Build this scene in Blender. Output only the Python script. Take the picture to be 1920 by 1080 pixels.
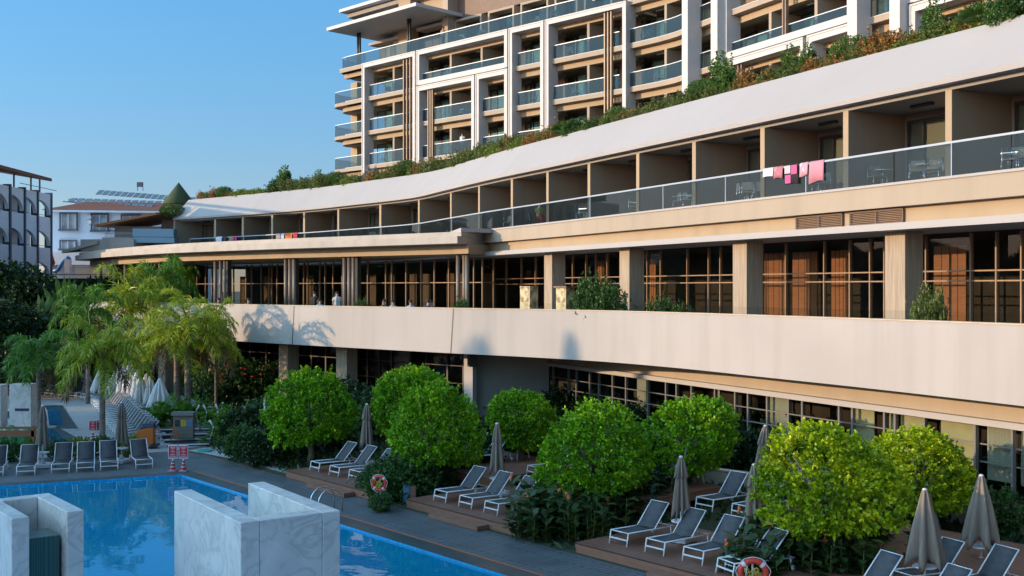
import bpy, math, random
import numpy as np
from math import sin, cos, pi, radians, sqrt, atan2, hypot
from mathutils import Vector, Matrix
random.seed(7)
RNG = np.random.default_rng(7)
for o in list(bpy.data.objects): bpy.data.objects.remove(o)
S = bpy.context.scene
# ---------------------------------------------------------------- camera
CZ, F = 7.4, 2050.0
cam = bpy.data.cameras.new("camera"); camo = bpy.data.objects.new("camera", cam); S.collection.objects.link(camo)
camo.location = (0, 0, CZ); camo.rotation_euler = (radians(90), 0, 0)
cam.sensor_width = 36.0; cam.lens = 36.0 * F / 1920; cam.clip_start = 0.1; cam.clip_end = 6000
S.camera = camo
# ---------------------------------------------------------------- light
SUN_EL, SUN_AZ = radians(9.5), radians(-98.0)      # azimuth from +Y, clockwise positive
sdir = Vector((sin(SUN_AZ) * cos(SUN_EL), cos(SUN_AZ) * cos(SUN_EL), sin(SUN_EL)))
W = bpy.data.worlds.new("World"); S.world = W; W.use_nodes = True
nt = W.node_tree; bg = nt.nodes['Background']
sky = nt.nodes.new('ShaderNodeTexSky'); sky.sky_type = 'NISHITA'; sky.sun_disc = False
sky.sun_elevation = radians(20); sky.sun_rotation = SUN_AZ
sky.air_density = 1.0; sky.dust_density = 0.0; sky.ozone_density = 4.0; sky.altitude = 0
# sky scaled by direction: dimmed in view, boosted west and above to lift shade
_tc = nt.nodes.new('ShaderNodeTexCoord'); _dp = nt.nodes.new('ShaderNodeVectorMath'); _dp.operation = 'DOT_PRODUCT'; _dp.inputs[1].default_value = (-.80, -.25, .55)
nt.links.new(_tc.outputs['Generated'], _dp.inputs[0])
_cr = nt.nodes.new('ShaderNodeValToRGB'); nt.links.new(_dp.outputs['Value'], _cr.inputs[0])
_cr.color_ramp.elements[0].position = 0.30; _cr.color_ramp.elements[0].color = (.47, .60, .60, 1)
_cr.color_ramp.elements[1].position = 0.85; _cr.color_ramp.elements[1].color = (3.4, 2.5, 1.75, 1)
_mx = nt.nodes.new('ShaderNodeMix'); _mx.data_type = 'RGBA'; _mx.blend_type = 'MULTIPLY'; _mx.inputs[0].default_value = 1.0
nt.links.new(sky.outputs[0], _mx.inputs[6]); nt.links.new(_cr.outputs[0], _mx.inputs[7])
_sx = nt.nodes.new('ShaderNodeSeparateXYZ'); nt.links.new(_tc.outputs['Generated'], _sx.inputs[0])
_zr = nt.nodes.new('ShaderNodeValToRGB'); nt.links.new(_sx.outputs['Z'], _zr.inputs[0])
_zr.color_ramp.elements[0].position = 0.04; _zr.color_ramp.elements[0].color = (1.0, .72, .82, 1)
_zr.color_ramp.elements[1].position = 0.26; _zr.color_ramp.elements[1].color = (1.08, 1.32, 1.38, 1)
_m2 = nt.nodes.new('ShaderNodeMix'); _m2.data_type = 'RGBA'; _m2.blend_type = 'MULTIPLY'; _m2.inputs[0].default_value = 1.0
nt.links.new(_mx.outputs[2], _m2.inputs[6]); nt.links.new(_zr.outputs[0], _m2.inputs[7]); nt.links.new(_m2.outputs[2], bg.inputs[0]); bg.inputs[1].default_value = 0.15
sl = bpy.data.lights.new("sun", 'SUN'); sl.energy = 2.75; sl.angle = radians(0.5); sl.color = (1.0, 0.69, 0.40)
so = bpy.data.objects.new("sun", sl); S.collection.objects.link(so)
so.rotation_euler = sdir.to_track_quat('Z', 'Y').to_euler()
S.view_settings.view_transform = 'Standard'; S.view_settings.look = 'None'
S.view_settings.exposure = 0.74; S.view_settings.gamma = 1.0; S.view_settings.use_curve_mapping = False
try:
    S.cycles.max_bounces = 7; S.cycles.transparent_max_bounces = 16; S.cycles.diffuse_bounces = 3
    S.cycles.caustics_reflective = False; S.cycles.caustics_refractive = False
    S.cycles.sample_clamp_indirect = 4
except Exception: pass
# ---------------------------------------------------------------- helpers
def g(u, v, z=0.0):
    Y = F * (CZ - z) / (v - 540.0); return ((u - 960) / F * Y, Y, z)
def at(u, Y, z=0.0): return ((u - 960) / F * Y, Y, z)
def zat(v, Y): return CZ + (540.0 - v) / F * Y
ORD = ['first','second','third','fourth','fifth','sixth','seventh','eighth','ninth','tenth','eleventh','twelfth','thirteenth','fourteenth','fifteenth','sixteenth','seventeenth','eighteenth','nineteenth','twentieth']
def ordw(i):
    if i < 20: return ORD[i]
    t = (i + 1) // 10; r = (i + 1) % 10
    tens = {2:'twenty',3:'thirty',4:'forty',5:'fifty',6:'sixty'}
    tens0 = {2:'twentieth',3:'thirtieth',4:'fortieth',5:'fiftieth',6:'sixtieth'}
    return tens0[t] if r == 0 else tens[t] + '-' + ORD[r-1]
WROOT = set()      # roots whose parts are written in world coordinates
class MB:
    def __init__(s): s.v = []; s.f = []
    def add(s, vs, fs):
        n = len(s.v); s.v += [tuple(p) for p in vs]; s.f += [tuple(n + i for i in f) for f in fs]; return s
    def box(s, c, d, rz=0.0):
        cx, cy, cz = c; a, b, h = d[0]/2, d[1]/2, d[2]/2; C_, S_ = cos(rz), sin(rz); vs = []
        for z in (-h, h):
            for x, y in ((-a,-b),(a,-b),(a,b),(-a,b)):
                vs.append((cx + x*C_ - y*S_, cy + x*S_ + y*C_, cz + z))
        return s.add(vs, [(3,2,1,0),(4,5,6,7),(0,1,5,4),(1,2,6,5),(2,3,7,6),(3,0,4,7)])
    def prism(s, poly, z0, z1):
        n = len(poly)
        a = sum(poly[i][0]*poly[(i+1)%n][1]-poly[(i+1)%n][0]*poly[i][1] for i in range(n))
        if a < 0: poly = poly[::-1]
        vs = [(p[0], p[1], z0) for p in poly] + [(p[0], p[1], z1) for p in poly]
        fs = [tuple(range(n))[::-1], tuple(range(n, 2*n))] + [(i, (i+1)%n, n+(i+1)%n, n+i) for i in range(n)]
        return s.add(vs, fs)
    def bar(s, p, q, w=0.04, h=None):
        h = h or w; p = Vector(p); q = Vector(q); d = (q-p).normalized()
        up = Vector((0,0,1)) if abs(d.z) < .95 else Vector((1,0,0))
        a = d.cross(up).normalized()*w/2; b = a.cross(d).normalized()*h/2
        vs = [e+x for e in (p,q) for x in (a+b, b-a, -a-b, a-b)]
        return s.add(vs, [(0,1,2,3),(7,6,5,4),(0,4,5,1),(1,5,6,2),(2,6,7,3),(3,7,4,0)])
    def tube(s, pts, r, n=8, cap=True):
        pts = [Vector(p) for p in pts]; rr = r if isinstance(r, (list, tuple)) else [r]*len(pts); vs = []; fs = []
        pa = None
        for i, p in enumerate(pts):
            d = (pts[min(i+1, len(pts)-1)] - pts[max(i-1, 0)]).normalized()
            if pa is None:
                pa = d.orthogonal().normalized()
            else:
                pa = (pa - d*pa.dot(d)).normalized()
            b = d.cross(pa)
            for k in range(n):
                t = 2*pi*k/n; vs.append(p + (pa*cos(t) + b*sin(t))*rr[i])
        for i in range(len(pts)-1):
            for k in range(n): fs.append((i*n+k, i*n+(k+1)%n, (i+1)*n+(k+1)%n, (i+1)*n+k))
        if cap: fs += [tuple(range(n))[::-1], tuple(range((len(pts)-1)*n, len(pts)*n))]
        return s.add(vs, fs)
    def lathe(s, prof, c=(0,0,0), n=24, fr=None):
        vs = []; fs = []; m = len(prof)
        for i, (r, z) in enumerate(prof):
            for k in range(n):
                t = 2*pi*k/n; q = r*(fr(t, i) if fr else 1); vs.append((c[0]+q*cos(t), c[1]+q*sin(t), c[2]+z))
        for i in range(m-1):
            for k in range(n): fs.append((i*n+k, i*n+(k+1)%n, (i+1)*n+(k+1)%n, (i+1)*n+k))
        fs += [tuple(range(n))[::-1], tuple(range((m-1)*n, m*n))]
        return s.add(vs, fs)
    def sweep(s, path, prof, closed=True, caps=True):
        # path: 2D polyline; prof: list of (out, z); out = to the left of the direction of travel
        nn = norms(path); m = len(prof); vs = []; fs = []
        for (x, y), (nx, ny) in zip(path, nn):
            for o_, z in prof: vs.append((x + nx*o_, y + ny*o_, z))
        for i in range(len(path)-1):
            for k in range(m if closed else m-1):
                a, b = i*m+k, i*m+(k+1) % m; fs.append((a, b, b+m, a+m))
        if closed and caps: fs += [tuple(range(m))[::-1], tuple(range((len(path)-1)*m, len(path)*m))]
        return s.add(vs, fs)
    def build(s, name, m, parent=None, smooth=False, label=None):
        me = bpy.data.meshes.new(name); me.from_pydata([tuple(v) for v in s.v], [], s.f); me.update()
        import bmesh
        bm = bmesh.new(); bm.from_mesh(me); bmesh.ops.recalc_face_normals(bm, faces=bm.faces); bm.to_mesh(me); bm.free()
        if smooth: me.polygons.foreach_set('use_smooth', [True]*len(me.polygons))
        me.materials.append(m); o = bpy.data.objects.new(name, me); S.collection.objects.link(o)
        if parent:
            o.parent = parent
            if parent.name in WROOT: o.location = -parent.location
        if label: o['label'] = label
        return o
def norms(path):
    out = []; n = len(path)
    for i in range(n):
        a = path[max(i-1, 0)]; b = path[i]; c = path[min(i+1, n-1)]
        def nr(p, q):
            d = hypot(q[0]-p[0], q[1]-p[1]) or 1; return (-(q[1]-p[1])/d, (q[0]-p[0])/d)
        if i == 0: v = nr(b, c)
        elif i == n-1: v = nr(a, b)
        else:
            n1 = nr(a, b); n2 = nr(b, c); v = (n1[0]+n2[0], n1[1]+n2[1]); l = hypot(*v) or 1; v = (v[0]/l, v[1]/l)
            k = max(.4, v[0]*n1[0]+v[1]*n1[1]); v = (v[0]/k, v[1]/k)
        out.append(v)
    return out
def offs(path, d): return [(p[0]+n[0]*d, p[1]+n[1]*d) for p, n in zip(path, norms(path))]
def catmull(P, step=8, tens=0.5):
    out = []; Q = [P[0]] + list(P) + [P[-1]]
    for i in range(1, len(Q)-2):
        for j in range(step):
            t = j/step; a, b, c, d = Q[i-1], Q[i], Q[i+1], Q[i+2]
            out.append(tuple(0.5*((2*b[k]) + (-a[k]+c[k])*t + (2*a[k]-5*b[k]+4*c[k]-d[k])*t*t + (-a[k]+3*b[k]-3*c[k]+d[k])*t**3) for k in (0,1)))
    out.append(tuple(P[-1])); return out
def atu(path, u, first=True):
    k = (u-960)/F; hit = None
    for i in range(len(path)-1):
        a, b = path[i], path[i+1]; fa = a[0]-k*a[1]; fb = b[0]-k*b[1]
        if (fa >= 0) != (fb >= 0):
            t = fa/(fa-fb); d = Vector((b[0]-a[0], b[1]-a[1])).normalized()
            hit = (a[0]+(b[0]-a[0])*t, a[1]+(b[1]-a[1])*t, d.x, d.y, i+t)
            if first: return hit
    if hit is None:
        a, b = (path[0], path[1]) if path[0][0]/path[0][1] < k else (path[-2], path[-1])
        d = Vector((b[0]-a[0], b[1]-a[1])).normalized(); q = path[0] if a == path[0] else path[-1]
        return (q[0], q[1], d.x, d.y, 0 if a == path[0] else len(path)-1)
    return hit
def sub(path, u0, u1):
    # piece of path between two pixel columns (near one first)
    if u0 < u1: u0, u1 = u1, u0
    a = atu(path, u0); b = atu(path, u1); pts = [(a[0], a[1])]
    for i in range(len(path)):
        if a[4] + .05 < i < b[4] - .05: pts.append(path[i])
    pts.append((b[0], b[1]))
    o_ = [pts[0]]
    for p in pts[1:]:
        if hypot(p[0]-o_[-1][0], p[1]-o_[-1][1]) > .04: o_.append(p)
    return o_ if len(o_) > 1 else [pts[0], pts[-1]]
def root(name, loc, label, cat, group=None, rz=0):
    o = bpy.data.objects.new(name, None); o.empty_display_size = .2; S.collection.objects.link(o)
    o.location = loc; o.rotation_euler = (0, 0, rz); o['label'] = label; o['category'] = cat
    if group: o['group'] = group
    return o
def tag(o, label, cat, group=None, kind=None):
    o['label'] = label
    if cat: o['category'] = cat
    if group: o['group'] = group
    if kind: o['kind'] = kind
    return o
def struct(o, label=None):
    if o.type == 'MESH' and len(o.data.polygons) and max(abs(p.normal.z) for p in o.data.polygons) > .99 and sum(p.normal.z*p.area for p in o.data.polygons) < 0 and 'basin' not in o.name: o.data.flip_normals()
    o['kind'] = 'structure'
    if label: o['label'] = label
    return o
def dup(r, loc, rz=0.0, label=None, group=None, scale=None):
    c = r.copy(); S.collection.objects.link(c); c.location = loc; c.rotation_euler = (r.rotation_euler[0], r.rotation_euler[1], rz)
    if scale: c.scale = scale if hasattr(scale, '__len__') else (scale,)*3
    if label: c['label'] = label
    if group: c['group'] = group
    for ch in [x for x in S.objects if x.parent == r]:
        d = ch.copy(); S.collection.objects.link(d); d.parent = c
        for gg in [x for x in S.objects if x.parent == ch]:
            e = gg.copy(); S.collection.objects.link(e); e.parent = d
    return c
# ---------------------------------------------------------------- materials
def newmat(name):
    m = bpy.data.materials.new(name); m.use_nodes = True; m.node_tree.nodes.clear(); n = m.node_tree.nodes; l = m.node_tree.links
    out = n.new('ShaderNodeOutputMaterial'); return m, n, l, out
def pm(name, col, col2=None, scale=3.0, stretch=(1,1,1), rough=.6, metal=0, bump=0.0, bscale=None, spec=.5, detail=5, contrast=(.35,.65), rot=0.0):
    m, n, l, out = newmat(name); b = n.new('ShaderNodeBsdfPrincipled'); l.new(b.outputs[0], out.inputs[0])
    b.inputs['Roughness'].default_value = rough; b.inputs['Metallic'].default_value = metal
    b.inputs['Specular IOR Level'].default_value = spec
    b.inputs['Base Color'].default_value = (*col, 1)
    if col2 or bump:
        tc = n.new('ShaderNodeTexCoord'); mp = n.new('ShaderNodeMapping'); mp.inputs['Scale'].default_value = stretch; mp.inputs['Rotation'].default_value = (0,0,rot)
        l.new(tc.outputs['Object'], mp.inputs[0]); nz = n.new('ShaderNodeTexNoise'); nz.inputs['Scale'].default_value = scale; nz.inputs['Detail'].default_value = detail
        l.new(mp.outputs[0], nz.inputs[0])
        if col2:
            r = n.new('ShaderNodeValToRGB'); r.color_ramp.elements[0].position = contrast[0]; r.color_ramp.elements[1].position = contrast[1]
            r.color_ramp.elements[0].color = (*col, 1); r.color_ramp.elements[1].color = (*col2, 1)
            l.new(nz.outputs[0], r.inputs[0]); l.new(r.outputs[0], b.inputs['Base Color'])
        if bump:
            n2 = nz
            if bscale:
                n2 = n.new('ShaderNodeTexNoise'); n2.inputs['Scale'].default_value = bscale; n2.inputs['Detail'].default_value = 6; l.new(mp.outputs[0], n2.inputs[0])
            bp = n.new('ShaderNodeBump'); bp.inputs['Strength'].default_value = bump; bp.inputs['Distance'].default_value = .02
            l.new(n2.outputs[0], bp.inputs['Height']); l.new(bp.outputs[0], b.inputs['Normal'])
    return m
def plank(name, c1, c2, gap, ang, pw=.14, plen=2.4, rough=.6, gapw=.03, bump=.5):
    # boards along direction ang (radians)
    m, n, l, out = newmat(name); b = n.new('ShaderNodeBsdfPrincipled'); l.new(b.outputs[0], out.inputs[0]); b.inputs['Roughness'].default_value = rough
    tc = n.new('ShaderNodeTexCoord'); mp = n.new('ShaderNodeMapping'); mp.inputs['Rotation'].default_value = (0,0,-ang); l.new(tc.outputs['Object'], mp.inputs[0])
    br = n.new('ShaderNodeTexBrick'); br.inputs['Scale'].default_value = 1.0; br.inputs['Brick Width'].default_value = plen; br.inputs['Row Height'].default_value = pw
    br.inputs['Mortar Size'].default_value = gapw*pw; br.inputs['Mortar Smooth'].default_value = .2; br.offset = .37
    br.inputs['Color1'].default_value = (*c1,1); br.inputs['Color2'].default_value = (*c2,1); br.inputs['Mortar'].default_value = (*gap,1)
    l.new(mp.outputs[0], br.inputs[0])
    nz = n.new('ShaderNodeTexNoise'); nz.inputs['Scale'].default_value = .9; nz.inputs['Detail'].default_value = 5; l.new(mp.outputs[0], nz.inputs[0])
    mr = n.new('ShaderNodeMapRange'); mr.inputs[1].default_value=.3; mr.inputs[2].default_value=.7; mr.inputs[3].default_value = .88; mr.inputs[4].default_value = 1.12; l.new(nz.outputs[0], mr.inputs[0])
    mx = n.new('ShaderNodeVectorMath'); mx.operation = 'SCALE'; l.new(br.outputs[0], mx.inputs[0]); l.new(mr.outputs[0], mx.inputs['Scale']); l.new(mx.outputs[0], b.inputs['Base Color'])
    m2 = n.new('ShaderNodeMapRange'); m2.inputs[1].default_value=.35; m2.inputs[2].default_value=.65; m2.inputs[3].default_value = rough-.06; m2.inputs[4].default_value = rough+.08; l.new(nz.outputs[0], m2.inputs[0]); l.new(m2.outputs[0], b.inputs['Roughness'])
    bp = n.new('ShaderNodeBump'); bp.inputs['Strength'].default_value = bump; bp.inputs['Distance'].default_value = .01; bp.invert = True
    l.new(br.outputs['Fac'], bp.inputs['Height']); l.new(bp.outputs[0], b.inputs['Normal'])
    return m
def glass(name, tint=(.6,.68,.68), ior=1.8, rough=.02, body=0.0, bodycol=(.3,.35,.35)):
    m, n, l, out = newmat(name); tr = n.new('ShaderNodeBsdfTransparent'); tr.inputs[0].default_value = (*tint,1)
    gl = n.new('ShaderNodeBsdfGlossy'); gl.inputs['Roughness'].default_value = rough; gl.inputs[0].default_value = (.45,.51,.56,1)
    fr = n.new('ShaderNodeFresnel'); fr.inputs[0].default_value = ior; mx = n.new('ShaderNodeMixShader')
    src = tr
    if body > 0:
        df = n.new('ShaderNodeBsdfDiffuse'); df.inputs[0].default_value = (*bodycol,1); m1 = n.new('ShaderNodeMixShader'); m1.inputs[0].default_value = body
        l.new(tr.outputs[0], m1.inputs[1]); l.new(df.outputs[0], m1.inputs[2]); src = m1
    ge = n.new('ShaderNodeNewGeometry'); fm = n.new('ShaderNodeMath'); fm.operation = 'MULTIPLY'; iv = n.new('ShaderNodeMath'); iv.operation = 'SUBTRACT'; iv.inputs[0].default_value = 1
    l.new(ge.outputs['Backfacing'], iv.inputs[1]); l.new(fr.outputs[0], fm.inputs[0]); l.new(iv.outputs[0], fm.inputs[1])
    l.new(fm.outputs[0], mx.inputs[0]); l.new(src.outputs[0], mx.inputs[1]); l.new(gl.outputs[0], mx.inputs[2]); l.new(mx.outputs[0], out.inputs[0]); return m
def leafm(name, c1, c2, c3=None, trans=.3, rough=.45):
    m, n, l, out = newmat(name); ge = n.new('ShaderNodeNewGeometry'); r = n.new('ShaderNodeValToRGB')
    r.color_ramp.elements[0].color = (*c1,1); r.color_ramp.elements[1].color = (*c2,1)
    if c3: e = r.color_ramp.elements.new(.88); r.color_ramp.elements[1].position = .88; r.color_ramp.elements[1].color = (*c2,1); r.color_ramp.elements[2].position = 1.0; r.color_ramp.elements[2].color = (*c3,1)
    tc = n.new('ShaderNodeTexCoord'); nz = n.new('ShaderNodeTexNoise'); nz.inputs['Scale'].default_value = 1.3; nz.inputs['Detail'].default_value = 2; l.new(tc.outputs['Object'], nz.inputs[0])
    ma = n.new('ShaderNodeMath'); ma.operation = 'MULTIPLY_ADD'; ma.inputs[1].default_value = .6; l.new(ge.outputs['Random Per Island'], ma.inputs[0])
    m3 = n.new('ShaderNodeMath'); m3.operation = 'MULTIPLY_ADD'; m3.inputs[1].default_value = 1.6; m3.inputs[2].default_value = -.6; l.new(nz.outputs[0], m3.inputs[0]); l.new(m3.outputs[0], ma.inputs[2])
    l.new(ma.outputs[0], r.inputs[0])
    b = n.new('ShaderNodeBsdfPrincipled'); b.inputs['Roughness'].default_value = rough; b.inputs['Specular IOR Level'].default_value = .4; l.new(r.outputs[0], b.inputs['Base Color'])
    t = n.new('ShaderNodeBsdfTranslucent'); l.new(r.outputs[0], t.inputs[0]); mx = n.new('ShaderNodeMixShader'); mx.inputs[0].default_value = trans
    l.new(b.outputs[0], mx.inputs[1]); l.new(t.outputs[0], mx.inputs[2]); l.new(mx.outputs[0], out.inputs[0]); return m
def plasterm(name, c1, c2, streak, bump=.15, sk=.6):
    m, n, l, out = newmat(name); b = n.new('ShaderNodeBsdfPrincipled'); l.new(b.outputs[0], out.inputs[0]); b.inputs['Roughness'].default_value = .75
    tc = n.new('ShaderNodeTexCoord')
    def nz(scale, st, det=5):
        mp = n.new('ShaderNodeMapping'); mp.inputs['Scale'].default_value = st; l.new(tc.outputs['Object'], mp.inputs[0])
        t = n.new('ShaderNodeTexNoise'); t.inputs['Scale'].default_value = scale; t.inputs['Detail'].default_value = det; l.new(mp.outputs[0], t.inputs[0]); return t
    a = nz(.22, (1,1,1)); s_ = nz(1.1, (1,1,.07)); f = nz(3, (1,1,.5))
    r = n.new('ShaderNodeValToRGB'); r.color_ramp.elements[0].position=.3; r.color_ramp.elements[1].position=.7; r.color_ramp.elements[0].color = (*c1,1); r.color_ramp.elements[1].color = (*c2,1); l.new(a.outputs[0], r.inputs[0])
    mr = n.new('ShaderNodeMapRange'); mr.inputs[1].default_value=.48; mr.inputs[2].default_value=.75; mr.inputs[3].default_value=0; mr.inputs[4].default_value=sk; l.new(s_.outputs[0], mr.inputs[0])
    mx = n.new('ShaderNodeMix'); mx.data_type='RGBA'; l.new(mr.outputs[0], mx.inputs[0]); l.new(r.outputs[0], mx.inputs[6]); mx.inputs[7].default_value = (*streak,1)
    l.new(mx.outputs[2], b.inputs['Base Color'])
    bp = n.new('ShaderNodeBump'); bp.inputs['Strength'].default_value = bump; bp.inputs['Distance'].default_value=.03; l.new(f.outputs[0], bp.inputs['Height']); l.new(bp.outputs[0], b.inputs['Normal'])
    return m
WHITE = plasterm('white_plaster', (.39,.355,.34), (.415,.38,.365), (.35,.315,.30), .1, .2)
PARA = plasterm('parapet_plaster', (.385,.34,.315), (.44,.395,.37), (.32,.28,.25), .15, .5)
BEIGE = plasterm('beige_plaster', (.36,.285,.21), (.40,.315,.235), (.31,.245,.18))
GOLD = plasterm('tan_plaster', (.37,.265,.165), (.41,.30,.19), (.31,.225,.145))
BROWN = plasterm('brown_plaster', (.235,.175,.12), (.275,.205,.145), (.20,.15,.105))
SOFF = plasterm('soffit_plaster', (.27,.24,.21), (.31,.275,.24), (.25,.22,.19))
CANOPY = plasterm('canopy_concrete', (.42,.36,.31), (.48,.42,.365), (.32,.27,.225), .3)
COLM = pm('travertine_column', (.29,.215,.15), (.40,.305,.22), 2.2, (6,6,.35), rough=.7, bump=.3)
FRAMEW = pm('tower_frame_white', (.52,.49,.475), (.56,.53,.515), 1.5, rough=.6)
BRONZE = pm('bronze_metal', (.20,.125,.08), (.25,.16,.10), 3, rough=.45, metal=0.0)
WOODF = pm('oak_mullion', (.27,.165,.095), (.34,.215,.13), 3, (3,3,.4), rough=.55)
DARKF = pm('dark_frame', (.035,.032,.03), rough=.45)
GREYF = pm('grey_aluminium', (.17,.16,.15), rough=.4)
RAILM = pm('rail_metal', (.36,.40,.46), rough=.35)
STEEL = pm('steel', (.62,.63,.65), rough=.25, metal=1.0)
WMETAL = pm('white_metal', (.70,.71,.73), rough=.35)
DOORW = pm('wood_door', (.42,.16,.06), (.52,.21,.085), 2.5, (.6,.6,12), rough=.45)
LOUVRE = pm('brown_louvre', (.14,.08,.055), (.17,.10,.068), 3, rough=.6)
GRAIL = glass('rail_glass', (.64,.70,.73), 1.42, body=.02, bodycol=(.20,.28,.32))
GLOW = glass('terrace_glass', (.93,.95,.95), 1.15)
GTOW = glass('tower_rail_glass', (.55,.64,.69), 1.42, body=.04, bodycol=(.20,.30,.34))
GWIN = glass('window_glass', (.78,.78,.76), 1.35)
GDOOR = glass('door_glass', (.80,.85,.84), 1.35)
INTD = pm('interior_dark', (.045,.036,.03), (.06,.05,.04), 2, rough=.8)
INTF = pm('interior_floor', (.10,.07,.05), rough=.4)
CURT = pm('curtain_cloth', (.42,.45,.36), (.52,.54,.42), 3, (8,8,.1), rough=.9)
BLIND = pm('blind_cloth', (.62,.60,.34), (.70,.66,.38), 2, rough=.9)
LAMPB = pm('ceiling_lamp_body', (.02,.02,.02), rough=.6)
SLING = pm('sling_fabric', (.05,.05,.055), (.068,.068,.075), 6, rough=.75, bump=.2, bscale=90)
UMB = pm('umbrella_cloth', (.19,.15,.12), (.24,.195,.155), 2.5, (4,4,.5), rough=.9)
UMBW = pm('white_umbrella_cloth', (.66,.64,.62), (.74,.73,.72), 2.5, (4,4,.5), rough=.9)
BARK = pm('bark', (.12,.095,.07), (.22,.18,.14), 3, (1,1,2.5), rough=.9, bump=.6)
PBARK = pm('palm_bark', (.13,.10,.08), (.25,.21,.18), 1.0, (1,1,7), rough=.9, bump=.8)
PLASTIC = pm('white_plastic', (.62,.62,.64), rough=.5)
# ================================================================ building paths (near -> far; outward = left of travel)
P = catmull([(24.3,13.5),(19.9,22.6),(15.2,32.3),(10.6,41.7),(6.1,50.9),(2.3,58.8),(-1.3,66.1),(-4.6,73.6),(-7.4,79.8),(-12.3,86.0),(-17.7,92.3),(-25,98.9),(-32.7,105.5)], 4)
T = catmull([(20.5,15),(16.9,24.2),(14.3,30.5),(11.5,36.4),(9.4,40.3),(7.0,44.8),(3.9,49.2),(0,52.9),(-3.1,55.3),(-10.4,61.7),(-17.7,68.4),(-25,75.4),(-33.0,82.9)], 4)
wing = root('hotel_wing', (10, 42, 0), 'long curved white hotel wing with balconies over a glazed restaurant terrace', 'building'); WROOT.add(wing.name)
# sloped roof with eave
roofprof = [(0.0,13.95),(0.0,14.10),(-1.75,16.0),(-2.2,16.0),(-2.2,13.95)]
MB().sweep(P, [(0,13.95),(0.03,14.12),(-1.72,16.0),(-2.6,16.0),(-2.6,15.7),(-6.2,15.7),(-6.2,13.95)]).build('roof', WHITE, wing)
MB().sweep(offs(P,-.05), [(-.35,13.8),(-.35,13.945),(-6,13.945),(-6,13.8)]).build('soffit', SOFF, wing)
# balcony slab, bands, lips
MB().sweep(P, [(0,10.15),(0,10.88),(-6,10.88),(-6,10.15)]).build('balcony_band', BEIGE, wing)
MB().sweep(P, [(.05,10.883),(.05,10.97),(-.35,10.97),(-.35,10.883)]).build('balcony_kerb', WHITE, wing)
MB().sweep(P, [(-.35,9.60),(-.35,10.14),(-6,10.14),(-6,9.60)]).build('tan_band', GOLD, wing)
MB().sweep(P, [(.10,9.36),(.10,9.597),(-6,9.597),(-6,9.36)]).build('slab_lip', WHITE, wing)
# back wall of balconies
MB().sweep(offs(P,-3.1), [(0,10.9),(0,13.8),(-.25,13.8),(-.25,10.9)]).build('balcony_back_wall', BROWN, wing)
# dividers, doors, ceiling lamps
DIV = [2380,2060,1785,1591,1434,1305,1199,1107,1029,962,900,847,787,715,636,572,512,457,405,330]
DL = []
for i, u in enumerate(DIV):
    x, y, dx, dy, s_ = atu(offs(P,-.35), u)
    nx, ny = -dy, dx; rz = atan2(dy, dx); DL.append((x, y, dx, dy))
    cx, cy = x - nx*1.36, y - ny*1.36
    # thickness runs along the path, near edge at the pixel column
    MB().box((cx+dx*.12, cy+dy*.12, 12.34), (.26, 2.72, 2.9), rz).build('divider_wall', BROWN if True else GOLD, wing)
    MB().box((x+dx*.12+nx*.012, y+dy*.12+ny*.012, 12.34), (.262, .02, 2.9), rz).build('divider_edge', GOLD, wing)
for i in range(len(DL)-1):
    x0,y0,dx,dy = DL[i]; x1,y1,_,_ = DL[i+1]
    L = hypot(x1-x0, y1-y0); ex,ey = (x1-x0)/L,(y1-y0)/L; nx,ny = -ey,ex; rz = atan2(ey,ex)
    def Q(a, o_, z): return (x0+ex*a+nx*o_, y0+ey*a+ny*o_, z)
    if i >= len(DL)-8 : a0, a1 = L-2.0, L-.35
    else: a0, a1 = L-2.1, L-.25
    # door stands at the far end of each bay
    ob = -2.72
    fr = MB()
    for a in (a0, (a0+a1)/2+.2, a1): fr.bar(Q(a,ob+.05,10.95), Q(a,ob+.05,13.5), .09, .09)
    fr.bar(Q(a0-.045,ob+.05,13.5), Q(a1+.045,ob+.05,13.5), .1, .1); fr.bar(Q(a0-.045,ob+.05,11.0), Q(a1+.045,ob+.05,11.0), .09, .09)
    d = fr.build('balcony_door', DARKF, wing)
    MB().box(Q((a0+a1)/2,ob,12.25), (a1-a0, .02, 2.45), rz).build('pane', GDOOR, d)
    cb = MB(); m_ = 24
    lo = a0+.15 if i in (1,2) else a0+.5 if i in (3,) else a1-.8
    for k in range(m_):
        t0 = lo+(a1-lo)*k/m_; t1 = lo+(a1-lo)*(k+1)/m_; w0 = .03*sin(k*1.9); w1 = .03*sin((k+1)*1.9)
        cb.add([Q(t0,ob-.12+w0,10.97),Q(t1,ob-.12+w1,10.97),Q(t1,ob-.12+w1,13.45),Q(t0,ob-.12+w0,13.45)],[(0,1,2,3)])
    cb.build('curtain', BLIND if i in (1,2,3) else CURT, d)
    MB().box(Q(L*.52,-1.25,13.74), (.95,.16,.10), rz).build('ceiling_lamp', LAMPB, wing)
# railing
RP = offs(P,-.12)
uu = [2500,2200,2060,1897,1785,1677,1512,1434,1361,1305,1244,1199,1107,1029,962,900,847,787,715,636,572,512,457,405,356]
uu = sorted(set(uu), reverse=True)
for i in range(len(uu)-1):
    seg = sub(RP, uu[i]-1.2, uu[i+1]+1.2)
    r = MB().sweep(seg, [(-.01,10.98),(-.01,12.02),(.01,12.02),(.01,10.98)]).build('glass_panel', GRAIL, wing)
rl = MB().sweep(sub(RP, 2500, 356), [(-.035,12.02),(-.035,12.09),(.035,12.09),(.035,12.02)])
for u in uu[::2]:
    x,y,dx,dy,_ = atu(RP,u); rl.box((x,y,11.5),(.035,.06,1.06),atan2(dy,dx))
rl.build('handrail', RAILM, wing)
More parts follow.
